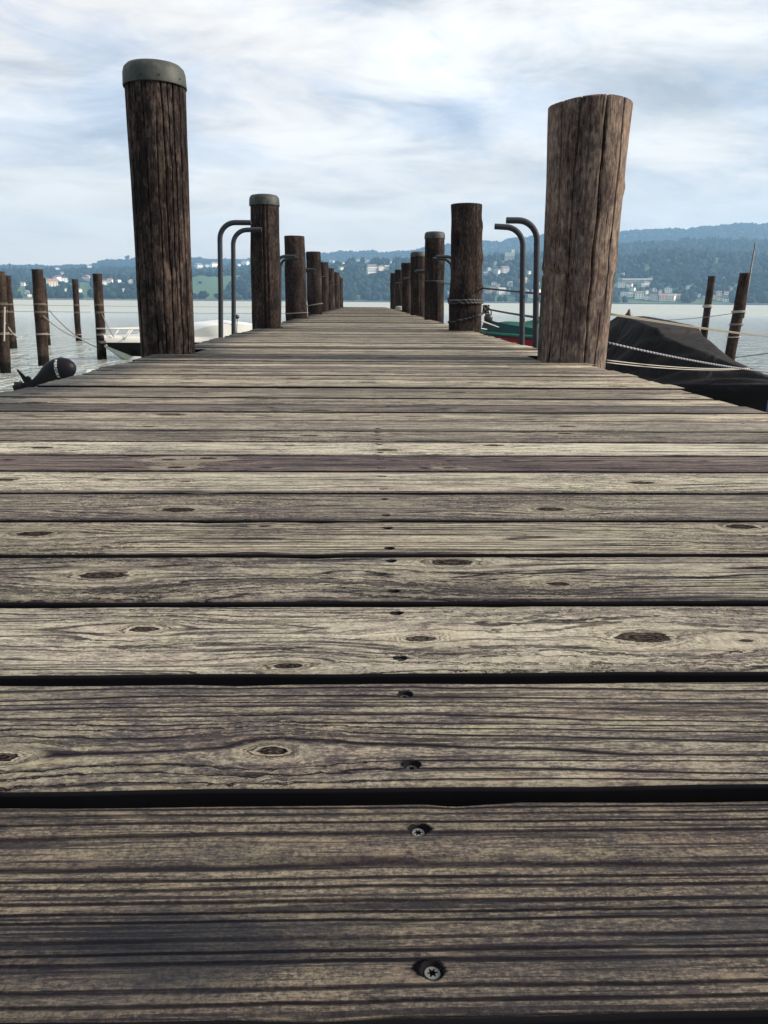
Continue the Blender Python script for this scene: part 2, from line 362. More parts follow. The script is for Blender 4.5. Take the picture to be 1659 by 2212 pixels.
def plank_lattice(w, L, seed, holes=(), fine=True, chip=0.0, th=0.044):
    """top skin as a lattice with rounded, worn edges and sunken screw holes, plus sides and underside"""
    rs = np.random.default_rng(seed)
    xs = np.linspace(-L / 2, L / 2, 61 if fine else 9)
    ys = np.linspace(-w / 2, w / 2, 13 if fine else 3)
    edge = 0.0035
    ys = np.concatenate([[-w / 2, -w / 2 + edge * .3, -w / 2 + edge], ys[1:-1], [w / 2 - edge, w / 2 - edge * .3, w / 2]])
    for (hx, hy, r) in holes:
        xs = np.concatenate([xs, hx + np.linspace(-1.3 * r, 1.3 * r, 15)]); ys = np.concatenate([ys, hy + np.linspace(-1.3 * r, 1.3 * r, 15)])
    xs = np.unique(np.round(xs, 5)); ys = np.unique(np.round(ys, 5))
    Xg, Yg = np.meshgrid(xs, ys, indexing='ij')
    ph = rs.uniform(0, 6.28, 6)
    wob_f = 0.0005 * np.sin(xs * 5 + ph[0]) + 0.0006 * np.sin(xs * 17 + ph[1]) + 0.0005 * np.sin(xs * 41 + ph[2])
    wob_b = 0.0005 * np.sin(xs * 4 + ph[3]) + 0.0006 * np.sin(xs * 19 + ph[4]) + 0.0005 * np.sin(xs * 37 + ph[5])
    if not fine: wob_f *= 0.5; wob_b *= 0.5
    fw = np.clip(-(Yg) / (w / 2), 0, 1) ** 3; bw = np.clip(Yg / (w / 2), 0, 1) ** 3
    Yd = Yg + fw * wob_f[:, None] + bw * wob_b[:, None]
    de = np.minimum(Yg + w / 2, w / 2 - Yg)
    Zg = np.where(de < edge, -(edge - np.sqrt(np.maximum(edge ** 2 - (edge - de) ** 2, 0))), 0.0)
    Zg = Zg - 0.0010 * (1 - (2 * Yg / w) ** 2) * rs.uniform(-1, 1)     # cupping
    for k in range(int(chip)):                                          # chips out of the edge
        cx = rs.uniform(-L / 2, L / 2); s = rs.choice([-1, 1]); rr = rs.uniform(.003, .015)
        Zg -= 0.003 * np.exp(-((Xg - cx) / rr) ** 2 - ((Yg - s * w / 2) / .004) ** 2)
    for (hx, hy, r) in holes:
        d_ = np.hypot((Xg - hx), (Yg - hy)) / r
        Zg = Zg - 0.0032 * (1 - np.clip((d_ - .75) / .3, 0, 1) ** 1)
    na, nb = Xg.shape
    V = np.stack([Xg, Yd, Zg], -1).reshape(-1, 3).tolist(); F = []
    id_ = np.arange(na * nb).reshape(na, nb)
    for i in range(na - 1):
        for j in range(nb - 1): F.append((id_[i, j], id_[i + 1, j], id_[i + 1, j + 1], id_[i, j + 1]))
    nt = len(F)
    # skirt
    loop = [id_[i, 0] for i in range(na)] + [id_[na - 1, j] for j in range(1, nb)] + [id_[i, nb - 1] for i in range(na - 2, -1, -1)] + [id_[0, j] for j in range(nb - 2, 0, -1)]
    b = len(V)
    for q in loop: V.append([V[q][0], V[q][1], -th])
    n = len(loop)
    for k in range(n): F.append((loop[k], b + k, b + (k + 1) % n, loop[(k + 1) % n]))
    F.append(tuple(b + k for k in range(n))[::-1])
    me = mesh('plank', V, F)
    me.polygons.foreach_set('use_smooth', [True] * nt + [False] * (len(F) - nt))
    return me

# pier piles: centre x, centre y, radius at deck, radius at top, height above deck, top drift in x, capped
PL = [(-1.108, 4.465, .148, .153, 1.400, .020, 1), (-1.056, 8.60, .156, .150, 1.290, .014, 1), (-1.140, 13.40, .180, .165, 1.300, -.012, 0), (-1.100, 17.68, .160, .158, 1.310, -.01, 0),
      (-1.170, 22.4, .165, .160, 1.31, .01, 0), (-1.170, 27.1, .165, .160, 1.34, 0, 0), (-1.150, 32.0, .165, .160, 1.38, 0, 0), (-1.150, 37.0, .16, .155, 1.35, 0, 1)]
PR = [(1.072, 4.02, .171, .195, 1.185, .002, 0), (1.047, 8.18, .165, .155, 1.215, -.035, 0), (1.140, 13.0, .160, .158, 1.31, -.018, 1), (1.174, 17.4, .168, .165, 1.27, -.016, 1),
      (1.235, 22.6, .165, .185, 1.32, -.03, 0), (1.230, 27.6, .16, .16, 1.33, -.03, 0), (1.200, 32.4, .155, .155, 1.38, -.01, 0)]

planks = []
def add_plank(y0, y1, me, xl=XL, xr=XR, dz=0.0):
    o = link('plank', me, None, pier, (XC, (y0 + y1) / 2, dz)); planks.append(o); return o

# torx screw head: washer ring round a sunken six-point star
def screw_mesh(r=0.0038):
    mb = MB(); n = 36; v = []; f = []
    for k in range(n):
        a = 2 * math.pi * k / n; v.append((r * math.cos(a), r * math.sin(a), -0.0006))
    for k in range(n):
        a = 2 * math.pi * k / n; v.append((r * .9 * math.cos(a), r * .9 * math.sin(a), 0))
    for k in range(n):
        a = 2 * math.pi * k / n; q = r * (.50 + .16 * math.cos(6 * a)); v.append((q * math.cos(a), q * math.sin(a), 0))
    for s in range(2):
        for k in range(n): f.append((s * n + k, s * n + (k + 1) % n, (s + 1) * n + (k + 1) % n, (s + 1) * n + k))
    for k in range(n): v.append((v[2 * n + k][0], v[2 * n + k][1], -0.002))
    for k in range(n): f.append((2 * n + k, 2 * n + (k + 1) % n, 3 * n + (k + 1) % n, 3 * n + k))
    me = mesh('screw', v, f); me.materials.append(M_screw); me.materials.append(M_hole)
    bm = bmesh.new(); bm.from_mesh(me); bm.verts.ensure_lookup_table()
    fc = bm.faces.new([bm.verts[3 * n + k] for k in range(n)]); fc.material_index = 1
    for q in bm.faces:
        if all(vv.co.z < -0.0005 or abs(vv.co.z) < 1e-6 and vv.co.xy.length < r * .6 for vv in q.verts) and min(vv.co.z for vv in q.verts) < -0.0015: q.material_index = 1
    bm.to_mesh(me); bm.free(); return me
ME_screw = screw_mesh()
ME_screw_dull = ME_screw.copy(); ME_screw_dull.materials[0] = simple_mat('rusty_steel', (0.05, 0.045, 0.045, 1), 0.6, metal=0.4, var=.6, scale=500)

def free_span(y0, y1):
    """shorten the boards that butt against a pile"""
    xl, xr = XL, XR
    for (cx, cy, r, *_r) in PL:
        if y1 > cy - r - .004 and y0 < cy + r + .004: xl = cx + r + 0.012
    for (cx, cy, r, *_r) in PR:
        if y1 > cy - r - .004 and y0 < cy + r + .004: xr = cx - r - 0.012
    return xl, xr

L0 = XR - XL
for i, (y0, y1) in enumerate(near):
    yc = (y0 + y1) / 2; w = y1 - y0
    hol = [(0.030 - XC, sy - yc, 0.0052) for sy in SC[i]]
    st_ = dict(style[i]); st_['edge_dark'] = .3 if i < 3 else .7; st_.setdefault('stk', {0: 260., 1: 230., 2: 200.}.get(i, 135.))
    sp = [(h[0] + .001 * (k - .5), h[1], .0074, .0050) for k, h in enumerate(hol)]
    if i == 0: sp = [(h[0] + .0015 * (2 * k - 1), h[1] + .0008, .0088, .0050) for k, h in enumerate(hol)]
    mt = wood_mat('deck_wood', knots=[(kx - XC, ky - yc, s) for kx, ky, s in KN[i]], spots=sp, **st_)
    me = plank_lattice(w, L0 + random.uniform(-.01, .01), 100 + i, hol if i < 6 else (), True, chip=5)
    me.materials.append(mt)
    o = add_plank(y0, y1, me)
    for k, h in enumerate(hol):
        if i > 7: break
        link('screw', ME_screw if i == 0 else ME_screw_dull, None, o, (h[0], h[1], (-0.0024 if i == 0 else -0.0029) if i < 6 else 0.0004), (rad(random.uniform(-3, 3)), rad(random.uniform(-3, 3)), random.uniform(0, 1)))
    if i < 7:
        for sx in (-.93, .93):
            for sy in SC[i]: link('screw', ME_screw_dull, None, o, (sx - XC, sy - yc, 0.0004))
shared = {}
def shared_plank(wk, lk, var):
    k = (wk, lk, var)
    if k not in shared:
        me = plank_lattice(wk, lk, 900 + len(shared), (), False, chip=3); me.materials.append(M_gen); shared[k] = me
    return shared[k]
y = 1.8945
count = len(near)
while y < 41.2:
    w = random.choice([.1375, .1395, .1415]) ; gap = random.uniform(.008, .0145)
    xl, xr = free_span(y, y + w)
    if xl == XL and xr == XR:
        me = shared_plank(w, round(L0 - .012, 3), random.randrange(4))
        o = add_plank(y, y + w, me, dz=random.uniform(-.004, .003)); o.location.x = XC + random.uniform(-.02, .02)
        if random.random() < .5: o.rotation_euler.z = math.pi
        o.rotation_euler.z += rad(random.uniform(-.10, .10))
    else:
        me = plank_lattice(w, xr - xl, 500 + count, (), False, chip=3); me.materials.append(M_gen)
        o = add_plank(y, y + w, me, dz=random.uniform(-.001, .001)); o.location.x = (xl + xr) / 2
    y += w + gap; count += 1
M_hol = M_hole
# two screws per board on the middle joist, further out shown as small dark heads
mbs = MB()
for o in planks[8:70]:
    for dy_ in (-.045, .045):
        for sx in (0.03, -.93, .93):
            x_, y_ = sx + random.uniform(-.006, .006), o.location.y + dy_ + random.uniform(-.006, .006)
            if random.random() < .35: continue
            a = [(x_ + .0042 * math.cos(t), y_ + .0036 * math.sin(t), o.location.z + .0012) for t in np.linspace(0, 2 * math.pi, 8)[:-1]]
            mbs.put(a, [tuple(range(7))])
so = mbs.build('screw_heads', simple_mat('old_screw', (.03, .026, .026, 1), .8, spec=.1), pier); so['kind'] = 'stuff'
for sx in (-.95, 0.03, .93):
    MB().box((sx, 20.7, -.130), (.10, 41.4, .16)).build('joist', M_beam, pier)
for (a, b) in zip(PL, PR):
    MB().box(((a[0] + b[0]) / 2, (a[1] + b[1]) / 2 + .0, -.32), (b[0] - a[0] - .34, .14, .18), rz=math.atan2(b[1] - a[1], b[0] - a[0])).build('crossbeam', M_beam, pier)

# ================================================================== PILES
def pile_mat(name, light, mid, dark, cracks=1.0, pick=0.5, wet=None, streak=1.0):
    m, g, p = new_mat(name)
    uvn = g.node('ShaderNodeUVMap'); U, V, _ = g.xyz(uvn.outputs[0])
    r = g.mul(g.rnd(), 40.0)
    c1 = g.noise(g.vec(g.mul(U, 34.0), g.mul(V, 1.1), r), 1.0, 3, 0.55)
    l1 = g.mul(g.step(g.m('ABSOLUTE', g.sub(c1, 0.5)), 0.012, 0.0), g.step(g.noise(g.vec(g.mul(U, 6.0), g.mul(V, 2.0), g.add(r, 3)), 1.0, 2), 0.42, 0.56))
    c2 = g.noise(g.vec(g.mul(U, 110.0), g.mul(V, 3.2), r), 1.0, 4, 0.6)
    l2 = g.step(c2, 0.56, 0.72)
    fib = g.noise(g.vec(g.mul(U, 420.0), g.mul(V, 14.0), r), 1.0, 4, 0.65)
    fl = g.noise(g.vec(g.mul(U, 60.0), g.mul(V, 22.0), r), 1.0, 5, 0.7)        # flaking surface
    big = g.noise(g.vec(g.mul(U, 9.0), g.mul(V, 2.6), r), 1.0, 4, 0.6)
    t = g.add(g.mul(fl, .45), g.add(g.mul(fib, .30), g.mul(big, .35)))
    col = g.ramp(t, [(0.42, dark), (0.54, mid), (0.68, light)])
    tint = g.noise(g.vec(g.mul(U, 14.0), g.mul(V, 6.0), g.add(r, 8)), 1.0, 3, .5)
    col = g.mix(g.mul(g.step(tint, .48, .64), .22), col, g.mix(1.0, col, (1.0, .66, .54, 1), 'MULTIPLY'))
    col = g.mix(g.mul(g.step(fl, .62, .70), pick), col, light)
    col = g.mix(g.mul(l2, .62 * streak), col, (0.006, 0.006, 0.008, 1))
    col = g.mix(g.mul(l1, .92 * cracks), col, (0.003, 0.003, 0.004, 1))
    if wet is not None:
        z = g.xyz(g.node('ShaderNodeNewGeometry').outputs['Position'])[2]
        wz = g.step(g.add(z, g.mul(g.sub(fl, .5), .12)), WATER + wet, WATER + wet - .06)
        col = g.mix(g.mul(wz, .9), col, (0.006, 0.007, 0.006, 1))
    g.put(p.inputs['Base Color'], col); g.put(p.inputs['Roughness'], .88); g.put(p.inputs['Specular IOR Level'], .05)
    h = g.add(g.mul(l1, -1.6 * cracks), g.add(g.mul(l2, -.7), g.add(g.mul(fl, .7), g.mul(fib, .3))))
    g.put(p.inputs['Normal'], g.bump(h, 0.85, 0.006))
    return m
M_pdark = pile_mat('pile_wood_dark', (0.075, 0.057, 0.049, 1), (0.016, 0.013, 0.013, 1), (0.006, 0.005, 0.006, 1), pick=.35)
M_pleft = pile_mat('pile_wood_dark', (0.095, 0.073, 0.062, 1), (0.015, 0.0125, 0.0125, 1), (0.006, 0.005, 0.006, 1), pick=.45, streak=1.3)
M_ppale = pile_mat('pile_wood_pale', (0.232, 0.182, 0.145, 1), (0.076, 0.060, 0.055, 1), (0.011, 0.010, 0.013, 1), pick=.3, streak=.35, cracks=.9)
M_moor = pile_mat('mooring_wood', (0.075, 0.058, 0.047, 1), (0.022, 0.017, 0.015, 1), (0.006, 0.005, 0.005, 1), wet=.22)
M_cap = None
def cap_mat():
    m, g, p = new_mat('cap_plastic')
    c = g.coord(); X, Y, Z = g.xyz(c)
    n = g.noise(c, 14, 5, .65); n2 = g.noise(c, 60, 4, .6)
    col = g.ramp(n, [(.3, (0.014, 0.018, 0.020, 1)), (.55, (0.030, 0.037, 0.036, 1)), (.75, (0.058, 0.068, 0.058, 1))])
    col = g.mix(g.step(n2, .66, .72), col, (0.03, 0.03, 0.03, 1))
    g.put(p.inputs['Base Color'], col); g.put(p.inputs['Roughness'], .6); g.put(p.inputs['Specular IOR Level'], .25)
    g.put(p.inputs['Normal'], g.bump(n2, .2, .004)); return m
M_cap = cap_mat()

def pile_mesh(r0, r1, h, drift, bottom, seed, nseg=48, nring=40, cracks=(), knobs=(), lump=.006, uneven=.0, scar=None, tilt=0.0, dent=()):
    rs = np.random.default_rng(seed)
    zs = np.linspace(bottom, h, nring); th = np.linspace(0, 2 * np.pi, nseg + 1)
    T, Z = np.meshgrid(th, zs, indexing='ij')
    f = np.clip(Z / h, -2, 1)
    R = r0 + (r1 - r0) * np.where(f > 0, f ** 1.3, 0)
    for k in range(1, 5):
        a, b, c_ = rs.uniform(0, 6.28, 3)
        R = R + lump / k * np.sin(k * T + a + .8 * np.sin(Z * 2.1 * k + b)) * np.cos(Z * 2.6 * k + c_) + lump * .4 / k * np.sin(Z * 5.0 * k + a * 3) * np.cos(k * T + b)
    for (t0, z0, rr, amp) in knobs:
        dt = (T - t0 + np.pi) % (2 * np.pi) - np.pi
        R = R + amp * np.exp(-(dt * r0 / rr) ** 2 - ((Z - z0) / rr) ** 2)
    for (t0, za, zb, wd, dp, sl) in cracks:
        tc = t0 + sl * Z + .018 * np.sin(Z * 9 + t0 * 7) + .01 * np.sin(Z * 23 + t0)
        dt = (T - tc + np.pi) % (2 * np.pi) - np.pi
        ends = np.clip((Z - za) / .08, 0, 1) * np.clip((zb - Z) / .08 if zb < h else 1.0, 0, 1)
        R = R - dp * ends * np.exp(-(dt * r0 / wd) ** 2)
    if scar is not None:
        zc_ = scar + .012 * np.sin(T * 2 + 1) + .006 * np.sin(7 * T)
        R = R - .016 * np.exp(-((Z - zc_) / .008) ** 2) * np.clip(.5 + .8 * np.sin(T * 1.5 + 2.6), .15, 1) + .004 * np.exp(-((Z - zc_ - .025) / .02) ** 2)
    dr = drift * np.clip(f, -1, 1)
    Zt = Z + np.where(Z > h * .9, (Z - h * .9) / (h * .1), 0) * (tilt * np.cos(T) + uneven * np.sin(3 * T))
    P = np.stack([R * np.cos(T) + dr, R * np.sin(T), Zt], -1)
    P[-1] = P[0]
    uv = np.stack([T * r0, Z], -1)
    me = grid_mesh('pile', P, True, uv)
    # worn top: rounded shoulder and end grain disc
    bm = bmesh.new(); bm.from_mesh(me); uvl = bm.loops.layers.uv[0]; bm.verts.ensure_lookup_table()
    ring = [bm.verts[i * nring + nring - 1] for i in range(nseg)]
    cx = sum(v.co.x for v in ring) / nseg; cz = sum(v.co.z for v in ring) / nseg; prev = [bm.verts[i * nring + nring - 1] for i in range(nseg + 1)]
    for (sc_, dz_) in ((.975, .006), (.6, .008), (.02, .008)):
        cur = [bm.verts.new((cx + (v.co.x - cx) * sc_ if True else 0, v.co.y * sc_, v.co.z + dz_)) for v in [ring[i % nseg] for i in range(nseg + 1)]]
        for i in range(nseg):
            fc = bm.faces.new((prev[i], prev[i + 1], cur[i + 1], cur[i])); fc.smooth = True
            for l in fc.loops: l[uvl].uv = (l.vert.co.x * 2, l.vert.co.y * .4)
        prev = cur
    bm.to_mesh(me); bm.free()
    return me

def cap_part(parent, r, z, x, rivets=True, dz=0.0):
    prof = [(r * 1.015, -.010), (r * 1.045, -.014), (r * 1.055, -.008), (r * 1.045, .010), (r * 1.035, .050), (r * .99, .074), (r * .88, .090), (r * .6, .098), (0.001, .101)]
    n = 48; P = np.array([[[q[0] * math.cos(a), q[0] * math.sin(a), q[1]] for q in prof] for a in np.linspace(0, 2 * math.pi, n + 1)])
    me = grid_mesh('cap', P, True)
    c = link('cap', me, M_cap, parent, (x, 0, z))
    if rivets:
        for a in (-100, -68, -25, 180):
            a = rad(a); rr = r * 1.043
            MB().tube([(rr * math.cos(a), rr * math.sin(a), .016), ((rr + .003) * math.cos(a), (rr + .003) * math.sin(a), .016)], .0045, 8).build('rivet', M_hole, c)
    return c

pile_labels_L = ['tallest dark pile in front left, split by long cracks under a grey cap', 'second left pier pile from the front, capped, beside the curved ladder rails',
    'third left pier pile from the front, uncapped, with a yellow rope round its foot', 'fourth left pier pile, bare flat top, with rails and a pale rope in front',
    'fifth left pier pile from the front, thin visible strip of reddish wood', 'sixth left pier pile from the front, uncapped brown wood',
    'seventh left pier pile from the front, dark, near the far end', 'last and farthest left pier pile, light cap over the water']
pile_labels_R = ['thick pale reddish pile in front right, flared uneven top, no cap', 'dark knobbly uncapped pile on the right with black and white rope round its foot',
    'third right pier pile from the front, slim, with a pale cap', 'fourth right pier pile from the front, with a weathered greenish cap', 'fifth right pier pile, uncapped and wider at its top',
    'sixth right pier pile from the front, bare, beside the white rope coil', 'last and farthest right pier pile, thin dark strip']
ANG = lambda d_: rad(d_)   # angle on the pile, -90 faces the camera
cr_L1 = [(ANG(-140), -2, 1.5, .0045, .022, .10), (ANG(-118), .1, 1.4, .002, .010, .03), (ANG(-97), -2, 1.5, .0022, .016, -.05), (ANG(-80), -2, 1.2, .002, .012, .04), (ANG(-63), -2, 1.5, .0028, .015, -.02),
         (ANG(-52), .2, 1.5, .002, .010, 0), (ANG(-43), -2, 1.5, .0025, .012, .02), (ANG(-26), -2, 1.5, .003, .012, 0), (ANG(-12), -2, 1.5, .003, .012, 0), (ANG(90), -2, 1.5, .004, .02, 0)]
cr_R1 = [(ANG(-146), -2, 1.3, .0028, .020, .04), (ANG(-124), -2, 1.3, .0025, .018, .09), (ANG(-86), .40, 1.3, .0042, .034, .06), (ANG(-84), -.1, .42, .0034, .030, .03), (ANG(-52), .25, 1.3, .0028, .022, -.03), (ANG(-62), -.2, .25, .0025, .018, .0),
         (ANG(60), -2, 1.3, .004, .02, 0)]
pile_objs = {}
for side, lst, labs in (('L', PL, pile_labels_L), ('R', PR, pile_labels_R)):
    for i, (cx, cy, r0, r1, h, dr, capd) in enumerate(lst):
        root = tag(empty('pier_pile', (cx, cy, 0)), labs[i], 'wooden pile', 'piles along both edges of the pier')
        first = i == 0
        kw = dict(nseg=480 if first else 96, nring=150 if first else 60)
        if side == 'L' and first: kw.update(cracks=cr_L1, knobs=[(ANG(-85), .42, .05, .010), (ANG(-12), .25, .02, .006)], lump=.003)
        elif side == 'R' and first: kw.update(cracks=cr_R1, knobs=[(ANG(-65), .46, .03, .006), (ANG(-28), .50, .04, .007), (ANG(-86), .15, .02, .006), (ANG(-22), .82, .03, .008)], lump=.004, scar=.415, tilt=.006, uneven=.004)
        elif side == 'R' and i == 1: kw.update(cracks=[(ANG(-60), -1, 2, .006, .012, 0)], knobs=[(ANG(-20), .42 + .3 * k, .05, .018) for k in range(3)] + [(ANG(-45), .35, .03, .012), (ANG(-30), .55, .03, -.012), (ANG(-160), .6, .12, -.02)], lump=.009)
        else: kw.update(cracks=[(ANG(-90 + a), -1, 2, .006, .014, 0) for a in rng.uniform(-70, 70, 3)], lump=.006)
        me = pile_mesh(r0, r1, h, dr, WATER - .35, 40 + i * 2 + (side == 'R'), **kw)
        mt = M_ppale if (side == 'R' and first) else (M_pleft if (side == 'L' and first) else M_pdark)
        link('shaft', me, mt, root)
        if capd: cap_part(root, r1, h - .045, dr)
        pile_objs[side, i] = root

# mooring piles standing in the water: x, y, top z, radius, drift from waterline to top
MP = [(-6.282, 13.80, .72, .105, .10, 'leftmost mooring pile, cut by the picture edge, with pale rope coils'),
      (-9.214, 20.8, .85, .135, .05, 'mooring pile at far left just behind the one with rope coils'),
      (-6.276, 15.45, .82, .120, .06, 'taller mooring pile of the overlapping pair on the left'),
      (-8.942, 22.4, .83, .110, .05, 'shorter mooring pile of the overlapping pair, behind its taller neighbour'),
      (-8.912, 24.8, .87, .105, .05, 'thin mooring pile alone in the middle of the left water'),
      (-5.680, 17.1, .80, .115, .05, 'stout mooring pile beside the bow of the white motorboat'),
      (11.378, 26.2, 1.16, .135, .05, 'slimmer dark mooring pile right of the black covered boat'),
      (7.150, 15.2, .85, .120, .12, 'thick dark mooring pile at far right with a thin pole beside it')]
for i, (mx, my, tz, r, dr, lab) in enumerate(MP):
    r *= .86
    root = tag(empty('mooring_pile', (mx, my, WATER)), lab, 'mooring pile', 'mooring piles standing in the lake')
    h = tz - WATER
    me = pile_mesh(r, r * .96, h, dr, -.6, 80 + i, nseg=40, nring=30, lump=.005)
    link('shaft', me, M_moor, root)
pole = tag(MB().tube([(7.335, 15.20, .02), (7.345, 15.20, 0.3), (7.385, 15.20, 1.40)], [.020, .018, .012], 8).build('thin_pole', simple_mat('pole_dark', (.02, .02, .022, 1), .5), smooth=True), 'thin dark pole rising past the top of the rightmost mooring pile', 'pole')
blue = simple_mat('blue_plastic', (.01, .025, .12, 1), .4)
tag(MB().tube([(3.21, 6.0, -1.4), (3.225, 6.0, -.45), (3.227, 6.0, -.44)], [.045, .045, .02], 14).build('blue_post', blue, smooth=True), 'dark blue post cut off by the right picture edge beside the deck', 'post')

# ================================================================== LADDERS (curved grab rails)
M_rail = simple_mat('galvanised_steel', (0.022, 0.026, 0.034, 1), .6, metal=.0, var=.5, scale=30, bump=.2, spec=.18)
def ladder(x_edge, ya, yb, inward, label, hz_=.86, reach=.26, lean=.03, detail=True):
    root = tag(empty('ladder', (x_edge, (ya + yb) / 2, 0)), label, 'ladder', 'ladders with curved rails along the pier')
    for k, yy in enumerate((ya, yb)):
        y_ = yy - (ya + yb) / 2; R_ = .13; pts = [(-inward * .012, y_, -1.35), (-inward * .012, y_, -.05)]
        n = 9
        pts += [(inward * lean * .3, y_, .35), (inward * lean, y_, hz_ - R_)]
        for j in range(1, n + 1):
            a = math.pi / 2 * j / n; pts.append((inward * (lean + R_ * (1 - math.cos(a))), y_, hz_ - R_ + R_ * math.sin(a)))
        pts.append((inward * (lean + reach), y_ , hz_ + (.0 if k == 0 else .004)))
        mb = MB().tube(pts, .0205, 14, cap=False)
        e = pts[-1]; mb.tube([(e[0] - inward * .10, e[1], e[2]), (e[0], e[1], e[2])], .0165, 12, cap=True)  # bore of the pipe
        mb.build('rail', M_rail, root, smooth=True)
    for z in (-.25, -.52, -.80, -1.08):
        MB().tube([(-inward * .012, -(yb - ya) / 2, z), (-inward * .012, (yb - ya) / 2, z)], .014, 8).build('rung', M_rail, root, smooth=True)
    return root
ladder(-1.185, 6.59, 7.24, 1, 'curved ladder rails between the front left pile and the second left pile', .885, .255, .02)
ladder(1.165, 5.38, 5.85, -1, 'curved ladder rails bending inward beside the thick pale pile on the right', .805, .21, .02)
for (xe, y0, s, lab) in [(-1.21, 10.9, 1, 'ladder rails in front of the third left pile'), (-1.23, 15.3, 1, 'ladder rails in front of the fourth left pile'),
                         (-1.24, 20.0, 1, 'ladder rail ends showing against the fifth left pile'), (-1.25, 24.7, 1, 'ladder rail ends showing against the sixth left pile'),
                         (-1.25, 29.5, 1, 'ladder rail ends showing against the seventh left pile'), (-1.25, 34.5, 1, 'farthest left ladder rail ends at the last pile'),
                         (1.20, 10.3, -1, 'ladder rails reaching from the roped pile to the slim capped pile'), (1.24, 15.0, -1, 'ladder rails reaching in front of the greenish capped pile'),
                         (1.27, 19.8, -1, 'ladder rails in front of the flared fifth right pile'), (1.27, 24.8, -1, 'ladder rails in front of the sixth right pile')]:
    ladder(xe, y0, y0 + .55, s, lab, .86 if s > 0 else .84, .26, .02)

# ================================================================== ROPES
def rope_mat(name, a, b, period=None):
    m, g, p = new_mat(name)
    c = g.coord()
    n = g.noise(c, 90 if period is None else 60, 3)
    f = n
    if period:
        X, Y, Z = g.xyz(c)
        s = g.m('FRACT', g.mul(g.add(g.add(X, Y), g.mul(Z, .9)), 1.0 / period))
        f = g.step(s, .45, .58)
    g.put(p.inputs['Base Color'], g.mix(f, a, b)); g.put(p.inputs['Roughness'], .85)
    return m
R_black = rope_mat('rope_black_white', (.005, .005, .007, 1), (.08, .08, .085, 1), .05)
R_white = rope_mat('rope_white', (.20, .195, .175, 1), (.36, .35, .32, 1))
R_beige = rope_mat('rope_beige', (.10, .092, .07, 1), (.18, .165, .13, 1))
R_grey = rope_mat('rope_grey', (.08, .08, .08, 1), (.18, .17, .16, 1))
R_cable = rope_mat('cable_dark', (.012, .016, .02, 1), (.03, .035, .04, 1))
def sagline(a, b, sag, n=28):
    a, b = Vector(a), Vector(b); out = []
    for i in range(n + 1):
        t = i / n; p = a.lerp(b, t); p.z -= 4 * sag * t * (1 - t); out.append(p)
    return out
def rope(a, b, r, mat, label, sag=.02, name='rope', group=None, n=28, sides=6):
    pts = sagline(a, b, sag, n)
    return tag(MB().tube(pts, r, sides).build(name, mat, smooth=True), label, 'rope', group)
def coil(cx, cy, z, r, rr, mat, label, turns=2, pitch=.016, slope=0.0, phase=0.0, twist=False, name='rope_lashing'):
    pts = []
    n = 40 * turns
    for i in range(n + 1):
        a = 2 * math.pi * i / 40 + phase; pts.append((cx + (r + rr * .8) * math.cos(a), cy + (r + rr * .8) * math.sin(a), z + pitch * i / 40 + slope * math.cos(a)))
    mb = MB()
    if not twist: mb.tube(pts, rr, 8)
    else:   # three laid strands
        dense = []
        m_ = n * 6
        for q in range(m_ + 1):
            t = q / 6; i = min(int(t), n - 1); f = t - i; dense.append(Vector(pts[i]).lerp(Vector(pts[i + 1]), f))
        for s in range(3):
            st_ = []
            for q, P_ in enumerate(dense):
                a = q * .42 + s * 2.094
                rad_v = Vector((P_.x - cx, P_.y - cy, 0)).normalized()
                st_.append(P_ + rad_v * (rr * .5 * math.cos(a)) + Vector((0, 0, rr * .5 * math.sin(a))))
            mb.tube(st_, rr * .52, 6)
    return tag(mb.build(name, mat, smooth=True), label, 'rope')
# left field: two long lines and the lashings they pass
rope((-14.5, 17.25, .06), (-5.80, 17.0, .02), .0045, R_beige, 'lower straight yellowish line stretched past the left mooring piles', .0)
rope((-5.57, 17.0, .02), (-1.20, 17.55, .02), .0045, R_beige, 'yellowish line from the stout mooring pile to the pier', .01)
rope((-14.5, 17.0, .19), (-5.80, 16.99, .15), .0035, R_grey, 'upper thin line stretched past the left mooring piles', .0)
rope((-5.57, 17.0, .15), (-1.20, 17.6, .16), .0035, R_grey, 'upper thin line from the stout mooring pile to the pier', .01)
labs = ['round the leftmost mooring pile', 'round the pile behind the leftmost one', 'round the taller pile of the left pair', 'round the shorter pile of the left pair', 'round the thin lone pile', 'round the stout pile beside the white boat']
for i, (mx, my, tz, r, dr, _l) in enumerate(MP[:6]):
    k = my / 17.0
    for j, zt in enumerate((.283 - .013 * 17 * k * .58, .283 - .0235 * my * .72, .283 - .0605 * my * .72)):
        if zt < WATER + .15: continue
        f = (zt - WATER) / (tz - WATER)
        coil(mx + dr * f, my, zt, r * .86, .0045, R_beige if j != 2 else R_white, ('upper', 'middle', 'lowest')[j] + ' rope lashing ' + labs[i], 2, .020, phase=1.5)
rope((-6.14, 15.35, -.03), (-5.62, 16.3, -.50), .011, R_grey, 'slack grey mooring line dropping from the left pile pair towards the water', .12)
rope((-8.75, 22.3, -.02), (-6.3, 19.0, -.86), .013, R_grey, 'long sagging mooring line left of the stout mooring pile', .16)
rope((-5.57, 17.0, -.02), (-5.33, 16.9, -.48), .010, R_grey, 'short line from the stout mooring pile to the boat bow', .03)
rope((-5.55, 16.98, -.60), (-5.46, 16.8, -.66), .016, R_white, 'short white rope tying the boat bow to the stout mooring pile', .02)
rope((-6.12, 13.7, .15), (-6.18, 13.66, -.42), .014, R_white, 'pale rope tail hanging down the leftmost mooring pile', .0)
